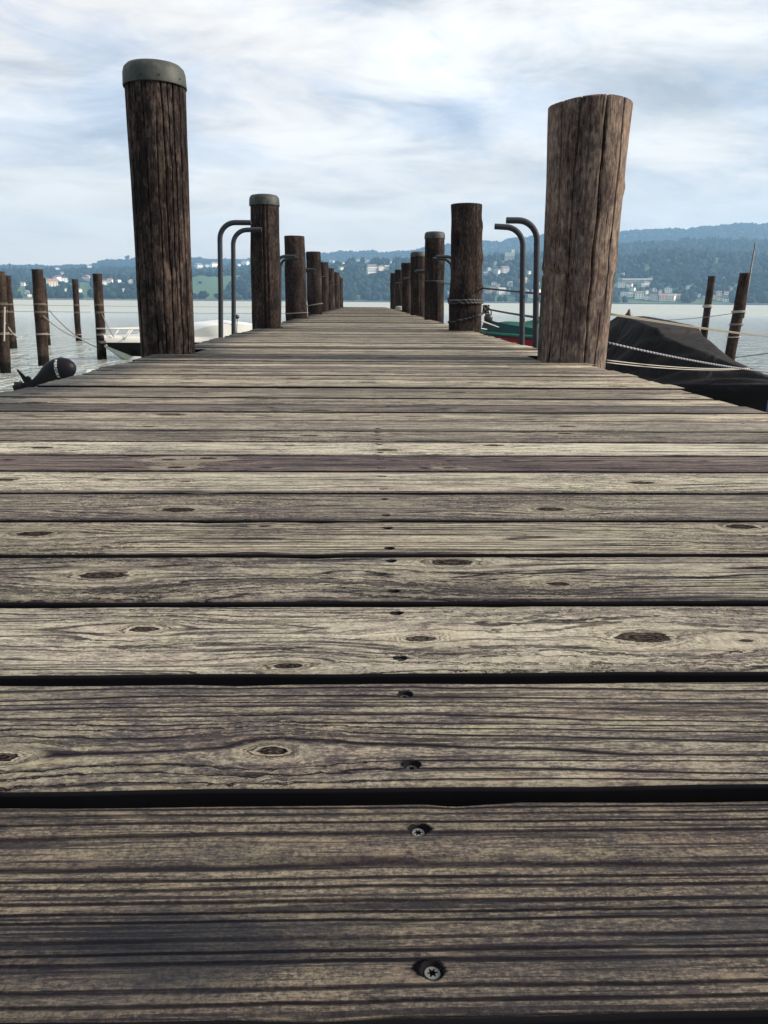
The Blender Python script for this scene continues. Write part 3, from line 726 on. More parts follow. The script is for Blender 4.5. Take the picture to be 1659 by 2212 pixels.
rope((-6.15, 13.72, -.12), (-8.5, 19.8, -.62), .012, R_white, 'pale rope slanting right from the leftmost mooring pile', .10)
# right side
coil(1.040, 8.18, .270, .166, .013, R_black, 'upper black and white rope wound round the dark knobbly pile', 2, .024, .0, 3.3, True)
coil(1.045, 8.18, .125, .166, .011, R_black, 'lower black and white rope slung round the foot of the knobbly pile', 1, .0, .045, 0, True)
knot = MB()
for k in range(9):
    a, b_ = rng.uniform(0, 6.28, 2); knot.tube([(1.225 + .028 * math.cos(a + t), 8.0 + .02 * math.sin(a + t * 1.3), .215 + .035 * math.sin(b_ + t)) for t in np.linspace(0, 4.2, 12)], .010, 6)
tag(knot.build('rope_knot', R_black, smooth=True), 'clumped black rope knot on the right of the knobbly pile', 'rope')
lk = tag(empty('padlock', (1.245, 7.95, .13)), 'round black padlock hanging from the rope knot on the knobbly pile', 'padlock')
M_blk = simple_mat('black_plastic', (.008, .008, .009, 1), .5)
bm = bmesh.new(); bmesh.ops.create_uvsphere(bm, u_segments=20, v_segments=12, radius=.044); me = bpy.data.meshes.new('body')
for v in bm.verts: v.co.y *= .62; v.co.z = v.co.z * .98
bm.to_mesh(me); bm.free(); me.polygons.foreach_set('use_smooth', [True] * len(me.polygons)); link('body', me, M_blk, lk)
MB().tube([(-.028, 0, .03), (-.024, 0, .075), (0, 0, .10), (.024, 0, .075), (.028, 0, .03)], .006, 8).build('shackle', M_rail, lk, smooth=True)
rope((1.25, 8.0, .215), (1.215, 4.02, .175), .0085, R_black, 'speckled rope from the knobbly pile to the thick pale pile', .01)
rope((1.150, 13.0, .60), (1.245, 4.02, .300), .008, R_cable, 'dark cable from the slim capped pile to the thick pale pile', .015)
coil(1.128, 13.0, .605, .160, .009, R_cable, 'dark cable loop round the slim capped pile', 1, .0)
rope((1.235, 4.02, .235), (3.9, 7.2, -.015), .0035, R_beige, 'topmost pale double rope running right from the thick pale pile', .01)
rope((1.235, 4.02, .229), (3.9, 7.2, -.024), .0030, R_beige, 'second strand of the pale rope right of the thick pale pile', .01)
rope((1.235, 3.98, .090), (3.42, 5.75, -.235), .0055, rope_mat('rope_braid', (.010, .012, .03, 1), (.24, .24, .27, 1), .042), 'striped blue and white rope crossing in front of the black boat', .03)
rope((1.235, 3.96, .003), (3.02, 6.05, -.20), .0025, R_white, 'upper strand of the thin white line crossing the black boat', .02)
rope((1.235, 3.96, -.009), (3.02, 6.05, -.205), .0025, R_white, 'lower strand of the thin white line crossing the black boat', .022)
rope((7.20, 15.1, .13), (6.0, 15.5, -.03), .006, R_grey, 'thin line from the rightmost mooring pile slanting down left', .02)
rope((7.23, 15.1, -.72), (8.6, 14.0, -.35), .010, R_grey, 'grey rope rising from the rightmost mooring pile to the picture edge', .02)
coil(7.235, 15.2, .12, .120, .010, R_white, 'upper white lashing on the rightmost mooring pile', 2, .02)
coil(7.215, 15.2, -.12, .120, .008, R_grey, 'middle grey lashing on the rightmost mooring pile', 2, .02)
coil(7.195, 15.2, -.35, .120, .009, R_white, 'lower white lashing on the rightmost mooring pile', 1, .02)
coil(11.40, 26.2, .16, .135, .016, R_white, 'white lashing on the slimmer right mooring pile', 3, .03)
for k, (a, b) in enumerate((((1.12, 9.0, .03), (2.35, 14.9, -.22)), ((1.15, 9.0, .14), (2.62, 14.9, -.20)))):
    rope(a, b, .010, R_white, ('left' , 'right')[k] + ' one of two white lines running down to the green boat', .0)
coil(-1.141, 13.40, .085, .180, .010, R_beige, 'yellow rope round the foot of the third left pile', 1, .0, .01)
coil(-1.100, 17.68, .205, .162, .012, R_beige, 'pale yellow rope round the fourth left pile', 1, .0, .03)
cl = MB()
for k in range(4):
    cl.tube([(1.16 + (.15 - .008 * k) * math.cos(t), 26.0 + .15 * math.sin(t), .022 + .032 * k + .008 * math.sin(3 * t + k)) for t in np.linspace(0, 6.283, 32)], .020, 6)
tag(cl.build('coiled_rope', R_white, smooth=True), 'pale rope coiled on the deck edge near the far right piles', 'rope')

# ================================================================== BOATS
def loft_boat(L, beam, sheer, keel, fine=2.2, nst=28, stern_w=.85):
    """hull about the waterline: bow at +x; returns functions and hull grid"""
    ts = np.linspace(0, 1, nst)
    def half(t): return beam / 2 * (stern_w + (1 - stern_w) * min(1, t / .35)) * (1 - max(0, (t - .35) / .65) ** fine)
    rows = []
    for t in ts:
        hw = max(half(t), .004); zs_, zk = sheer(t), keel(t); x = t * L; row = []
        flare = .80 - .25 * max(0, (t - .5) / .5)
        prof = [(1, 1), (.985, .8), (.93 * (flare + .2), .5), (flare * .95, .25), (flare * .6, .08), (0, 0)]
        side = [(hw * min(1, a), zk + (zs_ - zk) * b) for a, b in prof]
        for (yy, zz) in side: row.append((x, yy, zz))
        for (yy, zz) in side[-2::-1]: row.append((x, -yy, zz))
        rows.append(row)
    return ts, half, np.array(rows)
def hull_part(root, rows, mat, name='hull'):
    me = grid_mesh(name, rows, True)
    bm = bmesh.new(); bm.from_mesh(me); bm.verts.ensure_lookup_table(); n = rows.shape[1]
    bm.faces.new([bm.verts[i] for i in range(n)])
    bm.to_mesh(me); bm.free()
    return link(name, me, mat, root)
def cover_part(root, L, half, sheer, ridge, plateau, mat, name='cover', fold=.02, nx=90, ny=49, over=1.02, x0=0.0, x1=1.0, p=1.0, skirt=.06, seed=0, rad_from=None):
    ts = np.linspace(x0, x1, nx); P = np.zeros((nx, ny, 3))
    for i, t in enumerate(ts):
        hw = max(half(t), .01) * over + .004; zr = ridge(t); zs_ = sheer(t) + .012; pl = plateau(t)
        for j in range(ny):
            v = -1 + 2 * j / (ny - 1); av = abs(v)
            if av > .96:
                k = (av - .96) / .04; yy = hw; z = zs_ - skirt * k
            else:
                u = av / .96; yy = u * hw
                q = max(0, (u - pl) / (1 - pl)); z = zs_ + (zr - zs_) * (1 - q ** p) if zr > zs_ else zs_
                a = (zr - zs_)
                f = mnoise.noise(Vector((t * 9 + seed, v * 2.2, seed))) * .6 + math.sin(t * 60 + 9 * q + 3 * mnoise.noise(Vector((t * 5, v * 3, seed)))) * .4 * q * (1 - q) * 3
                z += fold * f * min(1, a * 3) * (.3 + q * (1 - q) * 3)
                if q > 0: z -= a * .10 * math.sin(math.pi * q)
            P[i, j] = (t * L, math.copysign(yy, v) if v else 0, z)
    return link(name, grid_mesh(name, P, True), mat, root)
def lerpf(pts):
    xs, ys = zip(*pts); return lambda t: float(np.interp(t, xs, ys))

# --- black covered boat on the right
def canvas_mat(name, col, dust):
    m, g, p = new_mat(name); c = g.coord(); X, Y, Z = g.xyz(c)
    f1 = g.noise(g.vec(g.mul(X, 7.0), g.mul(Y, 1.6), g.mul(Z, 3.0)), 1.0, 3, .5, .8)
    f2 = g.noise(g.vec(g.mul(X, 22.0), g.mul(Y, 5.0), g.mul(Z, 7.0)), 1.0, 3, .5, .6)
    d_ = g.noise(c, 5.0, 5, .65)
    seam = g.step(g.m('ABSOLUTE', g.sub(g.m('FRACT', g.mul(X, 1.05)), .5)), .008, .003)
    g.put(p.inputs['Base Color'], g.mix(g.mul(g.step(d_, .52, .72), .6), col, dust))
    g.put(p.inputs['Roughness'], .72); g.put(p.inputs['Specular IOR Level'], .16)
    g.put(p.inputs['Normal'], g.bump(g.add(g.add(f1, g.mul(f2, .35)), g.mul(seam, .12)), .9, .07)); return m
M_bcov = canvas_mat('black_canvas', (.0045, .0045, .006, 1), (.012, .011, .013, 1))
M_bhull = simple_mat('black_gelcoat', (.003, .003, .004, 1), .3, spec=.12)
a0 = Vector((2.47, 10.3)); a1 = Vector((3.78, 6.75)); dirv = (a1 - a0); L = dirv.length
bb = tag(empty('covered_boat', (a0.x, a0.y, WATER), math.atan2(dirv.y, dirv.x)), 'motorboat under a black canvas cover moored right of the pier', 'boat', 'covered boats moored at the pier')
sh = lerpf([(0, .46), (.5, .47), (.8, .50), (1, .56)]); kl = lerpf([(0, -.2), (.6, -.2), (.8, -.05), (.9, .10), (1, .50)])
ts, half, rows = loft_boat(L, 1.65, sh, kl, fine=2.4)
hull_part(bb, rows, M_bhull)
rg = lerpf([(0, .50), (.06, .62), (.22, .78), (.31, .95), (.38, 1.10), (.42, 1.11), (.58, 1.03), (.605, 1.01), (.63, .93), (.8, .73), (1.0, .55)])
cover_part(bb, L, half, sh, rg, lerpf([(0, .3), (.3, .22), (.4, .14), (.58, .38), (.64, .34), (.8, .12), (1, .05)]), M_bcov, fold=.13, p=1.0, seed=3, nx=130, ny=71)
MB().tube([(L * .36, .10, 1.06), (L * .36, .10, 1.12), (L * .36, .10, 1.15), (L * .36, .10, 1.19)], [.042, .046, .024, .006], 12).build('light_knob', M_blk, bb, smooth=True)
# faint pale script on the bow side (small slanted strokes)
txt = MB(); xx = 0.0
M_script = simple_mat('pale_lettering', (.30, .33, .42, 1), .5)
strokes = [[(0, 0), (.012, .05)], [(.012, .05), (.016, .0)], [(.016, 0), (.034, .05)], [(.034, .05), (.036, 0)], [(.036, 0), (.055, .02)], [(.058, .0), (.070, .05)], [(.070, .05), (.082, .03)], [(.082, .03), (.066, .0)],
           [(.105, .03), (.125, .035)], [(.105, .03), (.110, .005)], [(.110, .005), (.128, .012)], [(.128, .035), (.116, -.03)], [(.14, 0), (.150, .035)], [(.150, .035), (.160, .0)], [(.163, .0), (.180, .035)], [(.166, .035), (.178, 0)], [(.186, 0), (.200, .035)], [(.203, .005), (.215, .03)], [(.215, .03), (.225, .02)], [(.235, .0), (.238, .004)], [(.240, .028), (.243, .032)]]
def hull_side(x, z):      # point on the starboard side, just proud of the hull
    t = min(max(x / L, 0), 1); hw = half(t); k = (z - kl(t)) / (sh(t) - kl(t)); fl = .80 - .25 * max(0, (t - .5) / .5)
    pr = [(0, 0), (.08, fl * .6), (.25, fl * .95), (.5, min(1, .93 * (fl + .2))), (.8, .985), (1, 1)]
    return -float(np.interp(k, [q[0] for q in pr], [q[1] for q in pr])) * hw - .006
for (p0, p1) in strokes:
    q0 = (L * .74 - .34 + p0[0] * 1.5, .43 + p0[1] * .8); q1 = (L * .74 - .34 + p1[0] * 1.5, .43 + p1[1] * .8)
    txt.tube([(q0[0], hull_side(*q0), q0[1]), (q1[0], hull_side(*q1), q1[1])], .0032, 4)
txt.build('lettering', M_script, bb)

# --- green covered boat with a red hull
M_gcov = canvas_mat('green_canvas', (.008, .105, .070, 1), (.016, .13, .09, 1))
M_gdark = simple_mat('dark_green_canvas', (.003, .030, .034, 1), .8, var=.2, scale=3, spec=.05)
M_red = simple_mat('red_gelcoat', (.28, .015, .035, 1), .5, spec=.15)
a0 = Vector((3.55, 11.5)); a1 = Vector((2.55, 16.6)); dirv = a1 - a0; L = dirv.length
gb = tag(empty('covered_boat', (a0.x, a0.y, WATER), math.atan2(dirv.y, dirv.x)), 'red hulled boat under a green canvas cover behind the right ladder rails', 'boat', 'covered boats moored at the pier')
sh = lerpf([(0, .75), (.6, .72), (1, .74)]); kl = lerpf([(0, -.2), (.7, -.2), (.9, .05), (1, .6)])
ts, half, rows = loft_boat(L, 1.75, sh, kl)
hull_part(gb, rows, M_red)
cover_part(gb, L, half, sh, lerpf([(0, .78), (.25, .90), (.42, .99), (.6, .90), (.75, .90), (.9, .85), (1, .74)]), lambda t: .12, M_gcov, fold=.015, p=.8, seed=8, skirt=.03)
# darker side panel of the cover, sewn on the side towards the pier
P = np.zeros((40, 6, 3))
for i, t in enumerate(np.linspace(.05, .93, 40)):
    hw = half(t) * 1.02
    for j in range(6):
        q = j / 5; zt = sh(t) + .03 + .20 * t ; P[i, j] = (t * L, hw * (1.012 - .30 * q), sh(t) - .03 + (zt - sh(t) + .07) * q)
link('side_panel', grid_mesh('side_panel', P, True), M_gdark, gb)

# --- white motorboat on the left
M_white = simple_mat('white_gelcoat', (.42, .43, .42, 1), .3, var=.05, scale=2)
M_cream = simple_mat('cream_gelcoat', (.70, .72, .60, 1), .35, var=.08, scale=2)
M_gcan = simple_mat('grey_canvas', (.27, .29, .285, 1), .75, var=.2, scale=3)
M_wcan = simple_mat('white_canvas', (.42, .45, .48, 1), .7, var=.08, scale=3)
a1 = Vector((-5.55, 16.9)); a0 = Vector((-2.35, 20.0)); dirv = a1 - a0; L = dirv.length
wb = tag(empty('motorboat', (a0.x, a0.y, WATER - .12), math.atan2(dirv.y, dirv.x)), 'white motorboat with black stripe and bow rail behind the tall capped pile', 'boat')
sh = lerpf([(0, .46), (.6, .48), (1, .50)]); kl = lerpf([(0, -.2), (.7, -.2), (.88, .0), (1, .40)])
ts, half, rows = loft_boat(L, 1.8, sh, kl)
hull_part(wb, rows, simple_mat('pale_green_hull', (.34, .42, .38, 1), .3))
for s in (0, 1):       # black band along each side
    B_ = []
    for i, t in enumerate(ts):
        r_ = rows[i]; sel = [r_[0], r_[1], r_[2]] if s == 0 else [r_[-1], r_[-2], r_[-3]]; sg = 1 if s == 0 else -1
        B_.append([(q[0] + .012 * t, q[1] + sg * .014, q[2]) for q in sel] + [(sel[2][0] * .45 + (r_[3] if s == 0 else r_[-4])[0] * .55, (sel[2][1] * .45 + (r_[3] if s == 0 else r_[-4])[1] * .55) + sg * .014, sel[2][2] * .45 + (r_[3] if s == 0 else r_[-4])[2] * .55)])
    link('stripe', grid_mesh('stripe', np.array(B_), True), M_bhull, wb)
D_ = []
for i, t in enumerate(np.linspace(0, .995, 40)):
    hw = half(t) * 1.02 + .020; vs = np.linspace(-1, 1, 15)
    row = [(t * L + .02 * t, -hw, sh(t) - .01)] + [(t * L + .02 * t, hw * v, sh(t) + .075 + .10 * (1 - v * v) * (1 - .3 * t)) for v in vs] + [(t * L + .02 * t, hw, sh(t) - .01)]
    D_.append(row)
link('deck', grid_mesh('deck', np.array(D_), True), M_white, wb)
# canopy: white roof sheet over grey side cloth
C1, C2 = [], []
rf = lerpf([(.02, .62), (.10, .80), (.30, .92), (.45, .90), (.62, .76), (.72, .60)])
for i, t in enumerate(np.linspace(.02, .72, 40)):
    hw = half(t) * .86; zr = rf(t) + .01 * math.sin(t * 40)
    C1.append([(t * L, hw * .80 * v, zr - .07 * v * v) for v in np.linspace(-1, 1, 13)])
    C2.append([(t * L, s_ * (hw * (.80 + .2 * k)), (zr - .07) * (1 - k) + (sh(t) + .05) * k + .008 * math.sin(i * 1.7) * k) for s_, ks in ((-1, (1, .66, .33, 0)), (1, (0, .33, .66, 1))) for k in ks])
link('canopy_roof', grid_mesh('canopy_roof', np.array(C1), True), M_wcan, wb)
C2 = np.array(C2)
for k in (0, 1): link('canopy_side', grid_mesh('canopy_side', C2[:, 4 * k:4 * k + 4], True), M_gcan, wb)
for s in (-1, 1):
    MB().tube([(L * .62, s * half(.62) * .9, sh(.62) + .05), (L * .66, s * half(.66) * .9, .74), (L * .80, s * half(.8) * .9, .76), (L * .95, s * half(.93) * .8, .77), (L * 1.03, 0, .78)], .013, 8).build('bow_rail', M_white, wb, smooth=True)
    for t in (.72, .80, .88):
        MB().tube([(L * (t + .05), s * half(t) * .85, sh(t) + .05), (L * t, s * half(t) * .9, .76)], .011, 6).build('rail_post', M_white, wb, smooth=True)
MB().box((L * 1.0, 0, .50), (.18, .10, .05)).build('bow_roller', M_blk, wb)
MB().tube([(L * .35, .7, .47), (L * .345, .74, .98)], .010, 6).build('light_pole', M_rail, wb, smooth=True)
MB().tube([(L * .345, .74, .96), (L * .345, .74, .99), (L * .345, .74, 1.04), (L * .345, .74, 1.06)], [.02, .05, .045, .01], 10).build('stern_light', M_blk, wb, smooth=True)

# --- grey tarped small boat carrying the outboard
tb = tag(empty('small_boat', (-3.70, 10.45, WATER), rad(18)), 'small white boat under a grey tarp at the left deck edge', 'boat')
Lt = 3.0
sh = lerpf([(0, .30), (1, .36)]); kl = lerpf([(0, -.1), (.7, -.1), (1, .3)])
ts, half, rows = loft_boat(Lt, 1.25, sh, kl, nst=20)
hull_part(tb, rows, M_white)
link('deck', grid_mesh('deck', np.array([[(t * Lt, half(t) * 1.02 * v, sh(t) + .01) for v in np.linspace(-1, 1, 7)] for t in np.linspace(0, .99, 20)]), True), M_white, tb)
cover_part(tb, Lt, half, sh, lerpf([(.12, .32), (.2, .52), (.30, .50), (.6, .42), (.95, .38)]), lambda t: .02, M_gcan, name='tarp', x0=.12, x1=.95, p=.9, nx=50, ny=31, fold=.03, over=.92)
# outboard motor, tilted up: cowl loft along a spine in its own plane
om = tag(empty('outboard_motor', (-3.90, 10.10, 0), rad(-4)), 'black covered outboard motor tilted out of the water left of the deck', 'outboard motor')
M_cowl = simple_mat('motor_cover', (.005, .005, .009, 1), .5, var=.4, scale=8, spec=.12, bump=.1)
K_ = 10.1 / 1722
def mp(x, y): return ((x - 130) * K_, EYE - (y - 645) * K_)      # side drawing of the motor in metres
spine = [(163.5, 797, 3, 2), (161, 796, 11, 9), (155, 794, 18, 15), (146, 792, 22.5, 19), (135, 791, 24.5, 20), (124, 793, 23.5, 20), (112, 797, 21, 18), (101, 803, 18, 14), (92, 809, 14.5, 11), (84, 815, 12.5, 8), (74, 822, 11, 6)]
P = []
for i, (x, y, r, wv_) in enumerate(spine):
    cx, cz = mp(x, y); nx_, nz_ = (spine[max(0, i - 1)][0] - spine[min(len(spine) - 1, i + 1)][0]), -(spine[max(0, i - 1)][1] - spine[min(len(spine) - 1, i + 1)][1])
    l_ = math.hypot(nx_, nz_); ax_, az_ = -nz_ / l_, nx_ / l_
    P.append([(cx + ax_ * r * K_ * math.cos(a), -wv_ * K_ * math.sin(a), cz + az_ * r * K_ * math.cos(a)) for a in np.linspace(0, 2 * math.pi, 29)])
me = grid_mesh('cowl', np.array(P), True); link('cowl', me, M_cowl, om)
leg = MB(); sp2 = [(80, 818, 12, 6), (66, 824, 10, 5), (52, 829, 10.5, 4.5), (40, 834, 10.5, 4), (30, 837, 9, 4), (22, 834, 6, 3), (18.5, 831, 1.5, 1)]
P = []
for i, (x, y, r, wv_) in enumerate(sp2):
    cx, cz = mp(x, y); P.append([(cx + .25 * r * K_ * math.cos(a), -wv_ * K_ * math.sin(a), cz + r * K_ * math.cos(a)) for a in np.linspace(0, 2 * math.pi, 21)])
link('lower_unit', grid_mesh('lower_unit', np.array(P), True), M_cowl, om)
def blade(pts, th, name, mat=M_cowl):
    v = []; n = len(pts)
    for s in (-1, 1):
        for (x, y) in pts: a, b = mp(x, y); v.append((a, s * th / 2, b))
    f = [tuple(range(n)), tuple(range(2 * n - 1, n - 1, -1))] + [(k, k + n, (k + 1) % n + n, (k + 1) % n) for k in range(n)]
    return link(name, mesh(name, v, f), mat, om)
blade([(32, 794), (36, 795), (47, 806), (52, 812), (52, 822), (47, 824), (40, 809)], .02, 'cavitation_plate')
blade([(50, 812), (55, 808), (60, 811), (63, 818), (58, 824), (50, 822)], .035, 'tilt_bracket')
pr = MB()
hx, hz2 = mp(30, 826)
pr.tube([(hx - .03, 0, hz2), (hx + .06, 0, hz2)], .03, 10)
for k in range(3):
    a = 2.1 * k + .4
    c0 = Vector((hx, 0, hz2)); dr_ = Vector((0.1, math.cos(a), math.sin(a) * 1.0)).normalized(); tv = Vector((1, 0, 0)).cross(dr_) * .03 + Vector((.02, 0, 0))
    pr.put([c0 + dr_ * .02 - tv * .5, c0 + dr_ * .05 - tv * 1.2, c0 + dr_ * .095, c0 + dr_ * .05 + tv * 1.2, c0 + dr_ * .02 + tv * .5], [(0, 1, 2, 3, 4)])
pr.build('propeller', M_blk, om)
# lettering wrapped round the cowl
fc = bpy.data.curves.new('lettering', 'FONT'); fc.body = 'MERCURY'; fc.size = 1.0; fc.resolution_u = 3; fc.space_character = 1.1
fo = bpy.data.objects.new('lettering', fc); COL.objects.link(fo)
bpy.context.view_layer.update()
tm = bpy.data.meshes.new_from_object(fo.evaluated_get(bpy.context.evaluated_depsgraph_get()))
bpy.data.objects.remove(fo)
bm = bmesh.new(); bm.from_mesh(tm); bmesh.ops.subdivide_edges(bm, edges=bm.edges[:], cuts=2, use_grid_fill=True)
xs_ = [v.co.x for v in bm.verts]; ys_ = [v.co.y for v in bm.verts]; x0_, x1_ = min(xs_), max(xs_); y0_, y1_ = min(ys_), max(ys_)
for v in bm.verts:
    u = (v.co.x - x0_) / (x1_ - x0_); w_ = (v.co.y - y0_) / (y1_ - y0_)
    X_, Z_ = mp(125 + 6.0 * w_ + 4.0 * u, 772 + 38 * u)
    zc_ = mp(128, 792.5)[1]; q = min(.98, abs(Z_ - zc_) / (24.2 * K_)); v.co = (X_, -20 * K_ * math.sqrt(1 - q * q) - .006, Z_)
bm.to_mesh(tm); bm.free()
link('lettering', tm, simple_mat('white_lettering', (.75, .76, .78, 1), .5), om)

# ================================================================== LAKE
m, g, p = new_mat('lake_water')
pos = g.node('ShaderNodeNewGeometry').outputs['Position']
X, Y, Z = g.xyz(pos)
v1 = g.vec(g.mul(X, 1.0), g.mul(Y, .55), 0)
a = g.noise(v1, 1.1, 3, .55, .5); b = g.noise(v1, 4.2, 3, .6, .5); c = g.noise(v1, 11.0, 2, .5, .2)
dist_ = g.m('SQRT', g.add(g.mul(X, X), g.mul(Y, Y)))
fade = g.step(dist_, 14.0, 80.0, .95, .06)
h = g.add(g.mul(a, .60), g.add(g.mul(b, .34), g.mul(c, .09)))
g.put(p.inputs['Normal'], g.bump(h, fade, .5))
swell = g.noise(g.vec(g.mul(X, .02), g.mul(Y, .006), 0), 1.0, 4, .6)
g.put(p.inputs['Base Color'], g.mix(swell, (.25, .285, .265, 1), (.31, .345, .325, 1)))
g.put(p.inputs['Roughness'], g.step(dist_, 25, 160, .08, .42)); p.inputs['IOR'].default_value = 1.333
M_water = m
ring_r = [0, 3, 8, 20, 50, 120, 300, 700, 1200, 1500, 6200]
wm = mesh('lake', [(x, y, WATER) for x, y in ((-4300, -1050), (4300, -1050), (4300, 4980), (-4300, 4980))], [(0, 1, 2, 3)])
tag(link('lake', wm, M_water), 'pale rippled lake stretching to the far shore', kind='structure')

# ================================================================== FAR SHORE (angles in degrees, seen from the pier)
E1 = [(-31.668, 1.015), (-24.148, 1.242), (-21.127, 1.236), (-19.416, 1.264), (-18.033, 1.464), (-16.225, 1.494), (-14.03, 1.709), (-11.859, 1.864), (-9.72, 1.895), (-8.06, 1.979), (-6.122, 2.189), (-2.438, 2.635), (-1.359, 2.645), (-0.637, 2.808), (0.576, 2.755), (1.133, 2.884), (2.576, 2.894), (3.296, 2.929), (6.304, 2.848), (8.569, 2.976), (8.98, 3.161), (9.719, 3.16), (10.684, 3.067), (12.264, 3.185), (14.894, 3.143), (17.562, 3.064), (18.788, 3.112), (19.387, 3.372), (22.089, 3.394), (23.55, 3.228), (26.747, 3.034), (35.204, 2.624)]
E2 = [(-31.603, 1.466), (-24.097, 1.697), (-18.056, 1.879), (-15.824, 2.04), (-11.842, 2.17), (-9.955, 2.26), (-8.043, 2.412), (-6.115, 2.437), (-2.44, 2.479), (6.952, 2.912), (12.259, 3.277), (17.592, 3.776), (22.253, 3.996), (26.645, 3.846), (35.08, 3.4)]
E3 = [(-31.591, 1.545), (-24.058, 2.038), (-22.427, 2.106), (-21.043, 2.081), (-18.753, 2.219), (-18.109, 2.292), (-17.977, 2.471), (-17.415, 2.543), (-16.078, 2.632), (-13.964, 2.706), (-11.807, 2.778), (-9.935, 2.689), (-8.029, 2.781), (-6.1, 2.932), (-3.18, 3.247), (-2.431, 3.24), (-1.713, 3.356), (0.639, 3.408), (1.13, 3.319), (2.144, 3.387), (3.287, 3.456), (4.198, 3.645), (6.271, 3.927), (8.425, 4.11), (8.939, 4.097), (9.517, 4.046), (10.113, 4.256), (11.28, 4.371), (12.188, 4.47), (14.791, 4.579), (17.489, 4.63), (19.551, 4.768), (21.664, 4.723), (22.811, 4.837), (24.518, 4.931), (25.626, 4.953), (26.513, 4.898), (34.956, 4.169)]
R0, R1_, R2_, R3_ = 1450., 2000., 2800., 4300.
def terr(az, r):
    """height of the land; az in degrees (array), r in metres (array)"""
    az = np.asarray(az, float); r = np.asarray(r, float)
    i1 = lambda E: np.tan(np.radians(np.interp(az, *zip(*E))))
    tree = 8.0
    z1 = R1_ * i1(E1) - tree; z2 = R2_ * i1(E2) - tree; z3 = R3_ * i1(E3) - tree
    nodes = [(R0 - 60, -6 + 0 * z1), (R0, -.5 + 0 * z1), (R0 + 12, 1.2 + 0 * z1), ((R0 + R1_) / 2, z1 * .50), (R1_, z1), (R1_ + 260, z1 * .86), (R2_, z2), (R2_ + 350, z2 * .90), ((R2_ + R3_) / 2 + 250, z2 * .45 + z3 * .50), (R3_, z3), (R3_ + 500, z3 * .85), (6300., z3 * .3)]
    out = np.full(np.broadcast(az, r).shape, -6.0); azb = np.broadcast_to(az, out.shape); rb = np.broadcast_to(r, out.shape)
    for (ra, za), (rb2, zb) in zip(nodes[:-1], nodes[1:]):
        k = (rb >= ra) & (rb < rb2); t = np.clip((rb - ra) / (rb2 - ra), 0, 1); t = t * t * (3 - 2 * t) * .5 + t * .5
        zz = za * (1 - t) + zb * t
        out = np.where(k, np.broadcast_to(zz, out.shape), out)
    bumpy = 3.0 * np.sin(azb * 3.1 + rb * .006) + 2.0 * np.sin(azb * 7.3 - rb * .011)
    return out + np.where(rb > R0 + 80, bumpy * np.clip((rb - R0 - 80) / 300, 0, 1) * .6, 0)
azs = np.linspace(-57, 57, 330); rs_ = np.concatenate([np.linspace(R0 - 60, R0 + 40, 8), np.linspace(R0 + 60, R1_ + 300, 34), np.linspace(R1_ + 360, R3_ + 300, 40), np.linspace(R3_ + 380, R3_ + 560, 5)])
Ag, Rg = np.meshgrid(azs, rs_, indexing='ij'); Zg = terr(Ag, Rg)
P = np.stack([Rg * np.sin(np.radians(Ag)), Rg * np.cos(np.radians(Ag)), Zg], -1)
def in_meadow(az, r):
    return (az > -12.6) & (az < -8.3) & (r > R0 + 40) & (r < R1_ - 40) & ~((az > -10.15) & (r < R0 + 40 + (az + 10.15) * 260))
m, g, p = new_mat('hill_ground')
pos = g.node('ShaderNodeNewGeometry').outputs['Position']
n = g.noise(pos, .006, 5, .6); n2 = g.noise(pos, .03, 4, .6)
g.put(p.inputs['Base Color'], g.mix(n2, g.mix(n, (.024, .078, .020, 1), (.040, .105, .028, 1)), (.026, .062, .024, 1)))
g.put(p.inputs['Roughness'], .9)
M_hill = m
tag(link('hills', grid_mesh('hills', P, True), M_hill), 'wooded hills with meadows on the far shore', kind='structure')
mshore = MB()
for az in np.arange(-56.5, 56.5, .5):
    a, b = np.radians(az), np.radians(az + .5); r_ = R0 - 8
    mshore.put([(r_ * math.sin(a), r_ * math.cos(a), WATER - .5), (r_ * math.sin(b), r_ * math.cos(b), WATER - .5), (r_ * math.sin(b), r_ * math.cos(b), .6), (r_ * math.sin(a), r_ * math.cos(a), .6),
                ((r_ + 10) * math.sin(b), (r_ + 10) * math.cos(b), 1.3), ((r_ + 10) * math.sin(a), (r_ + 10) * math.cos(a), 1.3)], [(0, 1, 2, 3), (3, 2, 4, 5)])
tag(mshore.build('shore_bank', simple_mat('shore_stone', (.10, .10, .09, 1), .9, var=.5, scale=.02)), 'low dark stone bank along the far waterline', kind='structure')

